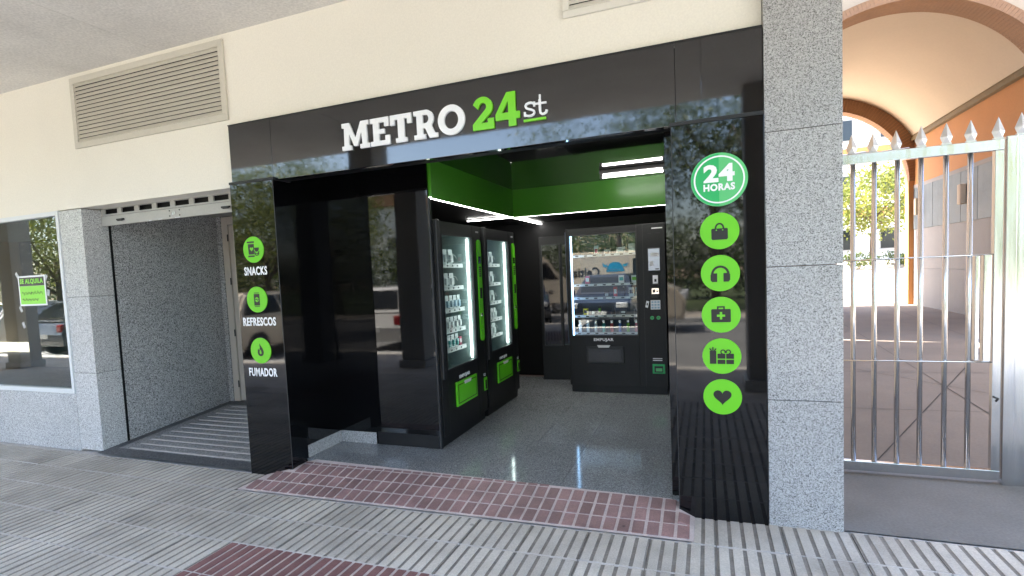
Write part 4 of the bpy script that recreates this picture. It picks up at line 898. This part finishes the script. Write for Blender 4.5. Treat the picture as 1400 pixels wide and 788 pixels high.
# ------------------------------------------------------------------ cars (local: length along X)
def wheel(t, x, y, r=.31):
    s = 1 if y > 0 else -1
    w_ = put('wheel', MB().tube([(x, y-.09*s, r), (x, y-.07*s, r), (x, y+.08*s, r)], [r*.94, r, r], 22), 'tyre', t); put('rim', MB().tube([(x, y+.081*s, r), (x, y+.088*s, r)], [r*.62, r*.55], 16), 'rim', w_)
def car(label, loc, rz, paint, wagon=0.):
    t = thing('parked_car', label, 'car', (0, 0, 0), 'cars parked along the street')
    b = MB(); P = [(-2.08,.30),(-2.12,.52),(-2.04,.74),(-1.85,.82),(-1.0,.93),(1.75,.96),(2.0,.90),(2.10,.60),(2.06,.30),(1.62,.27),(1.55,.45),(1.30,.56),(1.05,.45),(.98,.27),(-.98,.27),(-1.05,.45),(-1.30,.56),(-1.55,.45),(-1.62,.27)]
    b.prism(P, -.86, .86); bmesh.ops.bevel(b.bm, geom=[e for e in b.bm.edges if abs(e.verts[0].co.y-e.verts[1].co.y) < 1e-5], offset=.05, segments=2, affect='EDGES')
    put('body', b, paint, t)
    x0, x1, x2, x3 = -1.05, -.35, 1.35+.35*wagon, 1.85+.15*wagon; zb, zt, wb, wt = .93, 1.46, .80, .60
    def lerp(a, c, f): return a+(c-a)*f
    c = MB(); q = [c.bm.verts.new(v) for v in ((x0,-wb,zb),(x3,-wb,zb),(x3,wb,zb),(x0,wb,zb),(x1,-wt,zt),(x2,-wt,zt),(x2,wt,zt),(x1,wt,zt))]
    for f in ((4,5,6,7),(0,1,5,4),(1,2,6,5),(2,3,7,6),(3,0,4,7)): c.bm.faces.new([q[i] for i in f])
    bmesh.ops.bevel(c.bm, geom=list(c.bm.edges), offset=.05, segments=3, affect='EDGES'); cab = put('cabin', c, paint, t)
    for s in (-1, 1):
        for fa, fb in ((.05, .47), (.51, .93)):
            vs = []
            for f, g_ in ((fa, .12), (fb, .12), (fb, .86), (fa, .86)):
                xx = lerp(lerp(x0, x1, g_), lerp(x3, x2, g_), f); vs.append((xx, s*(lerp(wb, wt, g_)+.006), lerp(zb, zt, g_)))
            put('side_window', MB().poly(vs), 'car_glass', cab)
        put('mirror', MB().box(-.78, -.62, s*.86 if s > 0 else -.98, .98 if s > 0 else -.86, .92, 1.04, .03), paint, t)
        put('headlight', MB().box(-2.105, -1.85, .50*s if s > 0 else -.80, .80 if s > 0 else -.50, .60, .745, .03), 'headlight', t)
        put('tail_light', MB().box(1.9, 2.09, .60*s if s > 0 else -.80, .80 if s > 0 else -.60, .66, .86, .03), 'tail_red', t)
        for x in (-1.3, 1.3): wheel(t, x, .79*s)
    for xa, xb, sg_ in ((x0, x1, -1), (x3, x2, 1)):
        vs = [(lerp(xa, xb, g_)+sg_*.008, yy*lerp(wb, wt, g_), lerp(zb, zt, g_)) for g_, yy in ((.12, -.86), (.12, .86), (.88, .86), (.88, -.86))]; put('windscreen' if sg_ < 0 else 'rear_window', MB().poly(vs), 'car_glass', cab)
    put('number_plate', MB().box(2.095, 2.115, -.26, .26, .50, .61), 'plate_white', t); put('number_plate', MB().box(-2.13, -2.112, -.26, .26, .42, .53), 'plate_white', t)
    put('grille', MB().box(-2.118, -2.09, -.40, .40, .56, .66, .01), 'black_mat', t)
    t.location = loc; t.rotation_euler = (0, 0, R(rz)); return t
car('dark blue car parked nose-in and mirrored in the rear machine glass', (-2.7, -4.35, -.15), 90+180, 'paint_dark')
car('white car mirrored in the glossy panel beside the machines', (-6.7, -4.3, -.15), 90, 'paint_white', 1)
car('dark grey car mirrored in the shop window', (-16.0, -4.3, -.15), 90, 'paint_grey', 1)
car('pale car mirrored in the left jamb', (-10.0, -4.1, -.15), 90, 'paint_cream')
car('white car at the far left of the parking row', (-19.2, -4.3, -.15), 90, 'paint_white')
car('dark car behind the left arcade column', (-12.7, -4.3, -.15), 90, 'paint_dark', 1)
# delivery van across the street
vn = thing('delivery_van', 'cream delivery van with blue horned emblem mirrored in the rear machine glass', 'van', (0, 0, 0))
b = MB(); P = [(-2.7,.35),(-2.75,.8),(-2.55,1.05),(-1.9,1.25),(-1.35,2.05),(-1.1,2.22),(2.6,2.26),(2.7,2.15),(2.72,.35)]
b.prism(P, -.97, .97); bmesh.ops.bevel(b.bm, geom=[e for e in b.bm.edges if abs(e.verts[0].co.y-e.verts[1].co.y) < 1e-5], offset=.07, segments=2, affect='EDGES'); put('body', b, 'paint_cream', vn)
for s in (-1, 1):
    put('side_window', MB().poly([(-1.75, .973*s, 1.30), (-.85, .973*s, 1.30), (-.85, .973*s, 1.95), (-1.30, .973*s, 1.95)]), 'car_glass', vn)
    put('door_seam', MB().box(-.70, -.69, min(.9*s, .973*s), max(.9*s, .973*s), .5, 2.1), 'grey_print', vn)
    for x in (-1.75, 1.75): wheel(vn, x, .88*s, .34)
    put('headlight', MB().box(-2.77, -2.5, .55 if s > 0 else -.88, .88 if s > 0 else -.55, .82, 1.0, .03), 'headlight', vn)
put('windscreen', MB().poly([(-1.93, -.82, 1.28), (-1.93, .82, 1.28), (-1.40, .78, 2.04), (-1.40, -.78, 2.04)]), 'car_glass', vn)
# lettering on the side that faces the kiosk (local -Y, turned to +Y)
text('lettering', 'Celtia', .30, 1.25, 1.36, 1.70, -.972, 'print_black', vn, .03, .003)
shape('emblem', [[[(-1, 0)] + arc(0, 0, 1, 180, 0, 20, .9)[1:]], [rect(-1.1, 1.1, -.30, -.04)], [[(-1.0,.25),(-1.45,.35),(-1.6,.85),(-1.3,.60),(-.95,.55)]], [[(1.0,.25),(1.45,.35),(1.6,.85),(1.3,.60),(.95,.55)]]], -.25, 1.60, .28, -.972, 'logo_blue', vn, .003)
vn.location = (-3.2, -8.4, -.15); vn.rotation_euler = (0, 0, R(180))
# houses across the lawn close the view in the reflections
for i, (x, wd, hh, mt) in enumerate(((-34, 16, 8.5, 'white_wall'), (-12, 15, 6.5, 'peach'), (12, 18, 8.0, 'white_wall'))):
    t = thing('house', ('white house far across the lawn to the left', 'low peach house far across the lawn in the middle', 'white house far across the lawn to the right')[i], 'house', (x, -40, 0), 'houses across the lawn')
    put('wall', MB().box(x-wd/2, x+wd/2, -48, -40, 0, hh), mt, t); put('roof', MB().prism([(x-wd/2-.4, hh), (x+wd/2+.4, hh), (x+wd/2-2, hh+1.8), (x-wd/2+2, hh+1.8)], -48.4, -39.6), 'arch_brown', t)
    for k in range(int(wd/3)):
        for z in (1.2, 4.2):
            wn = put('window', MB().box(x-wd/2+1+k*3, x-wd/2+2.2+k*3, -40, -39.94, z, z+1.4), 'frame_white', t); put('pane', MB().box(x-wd/2+1.1+k*3, x-wd/2+2.1+k*3, -39.939, -39.93, z+.1, z+1.3), 'car_glass', wn)
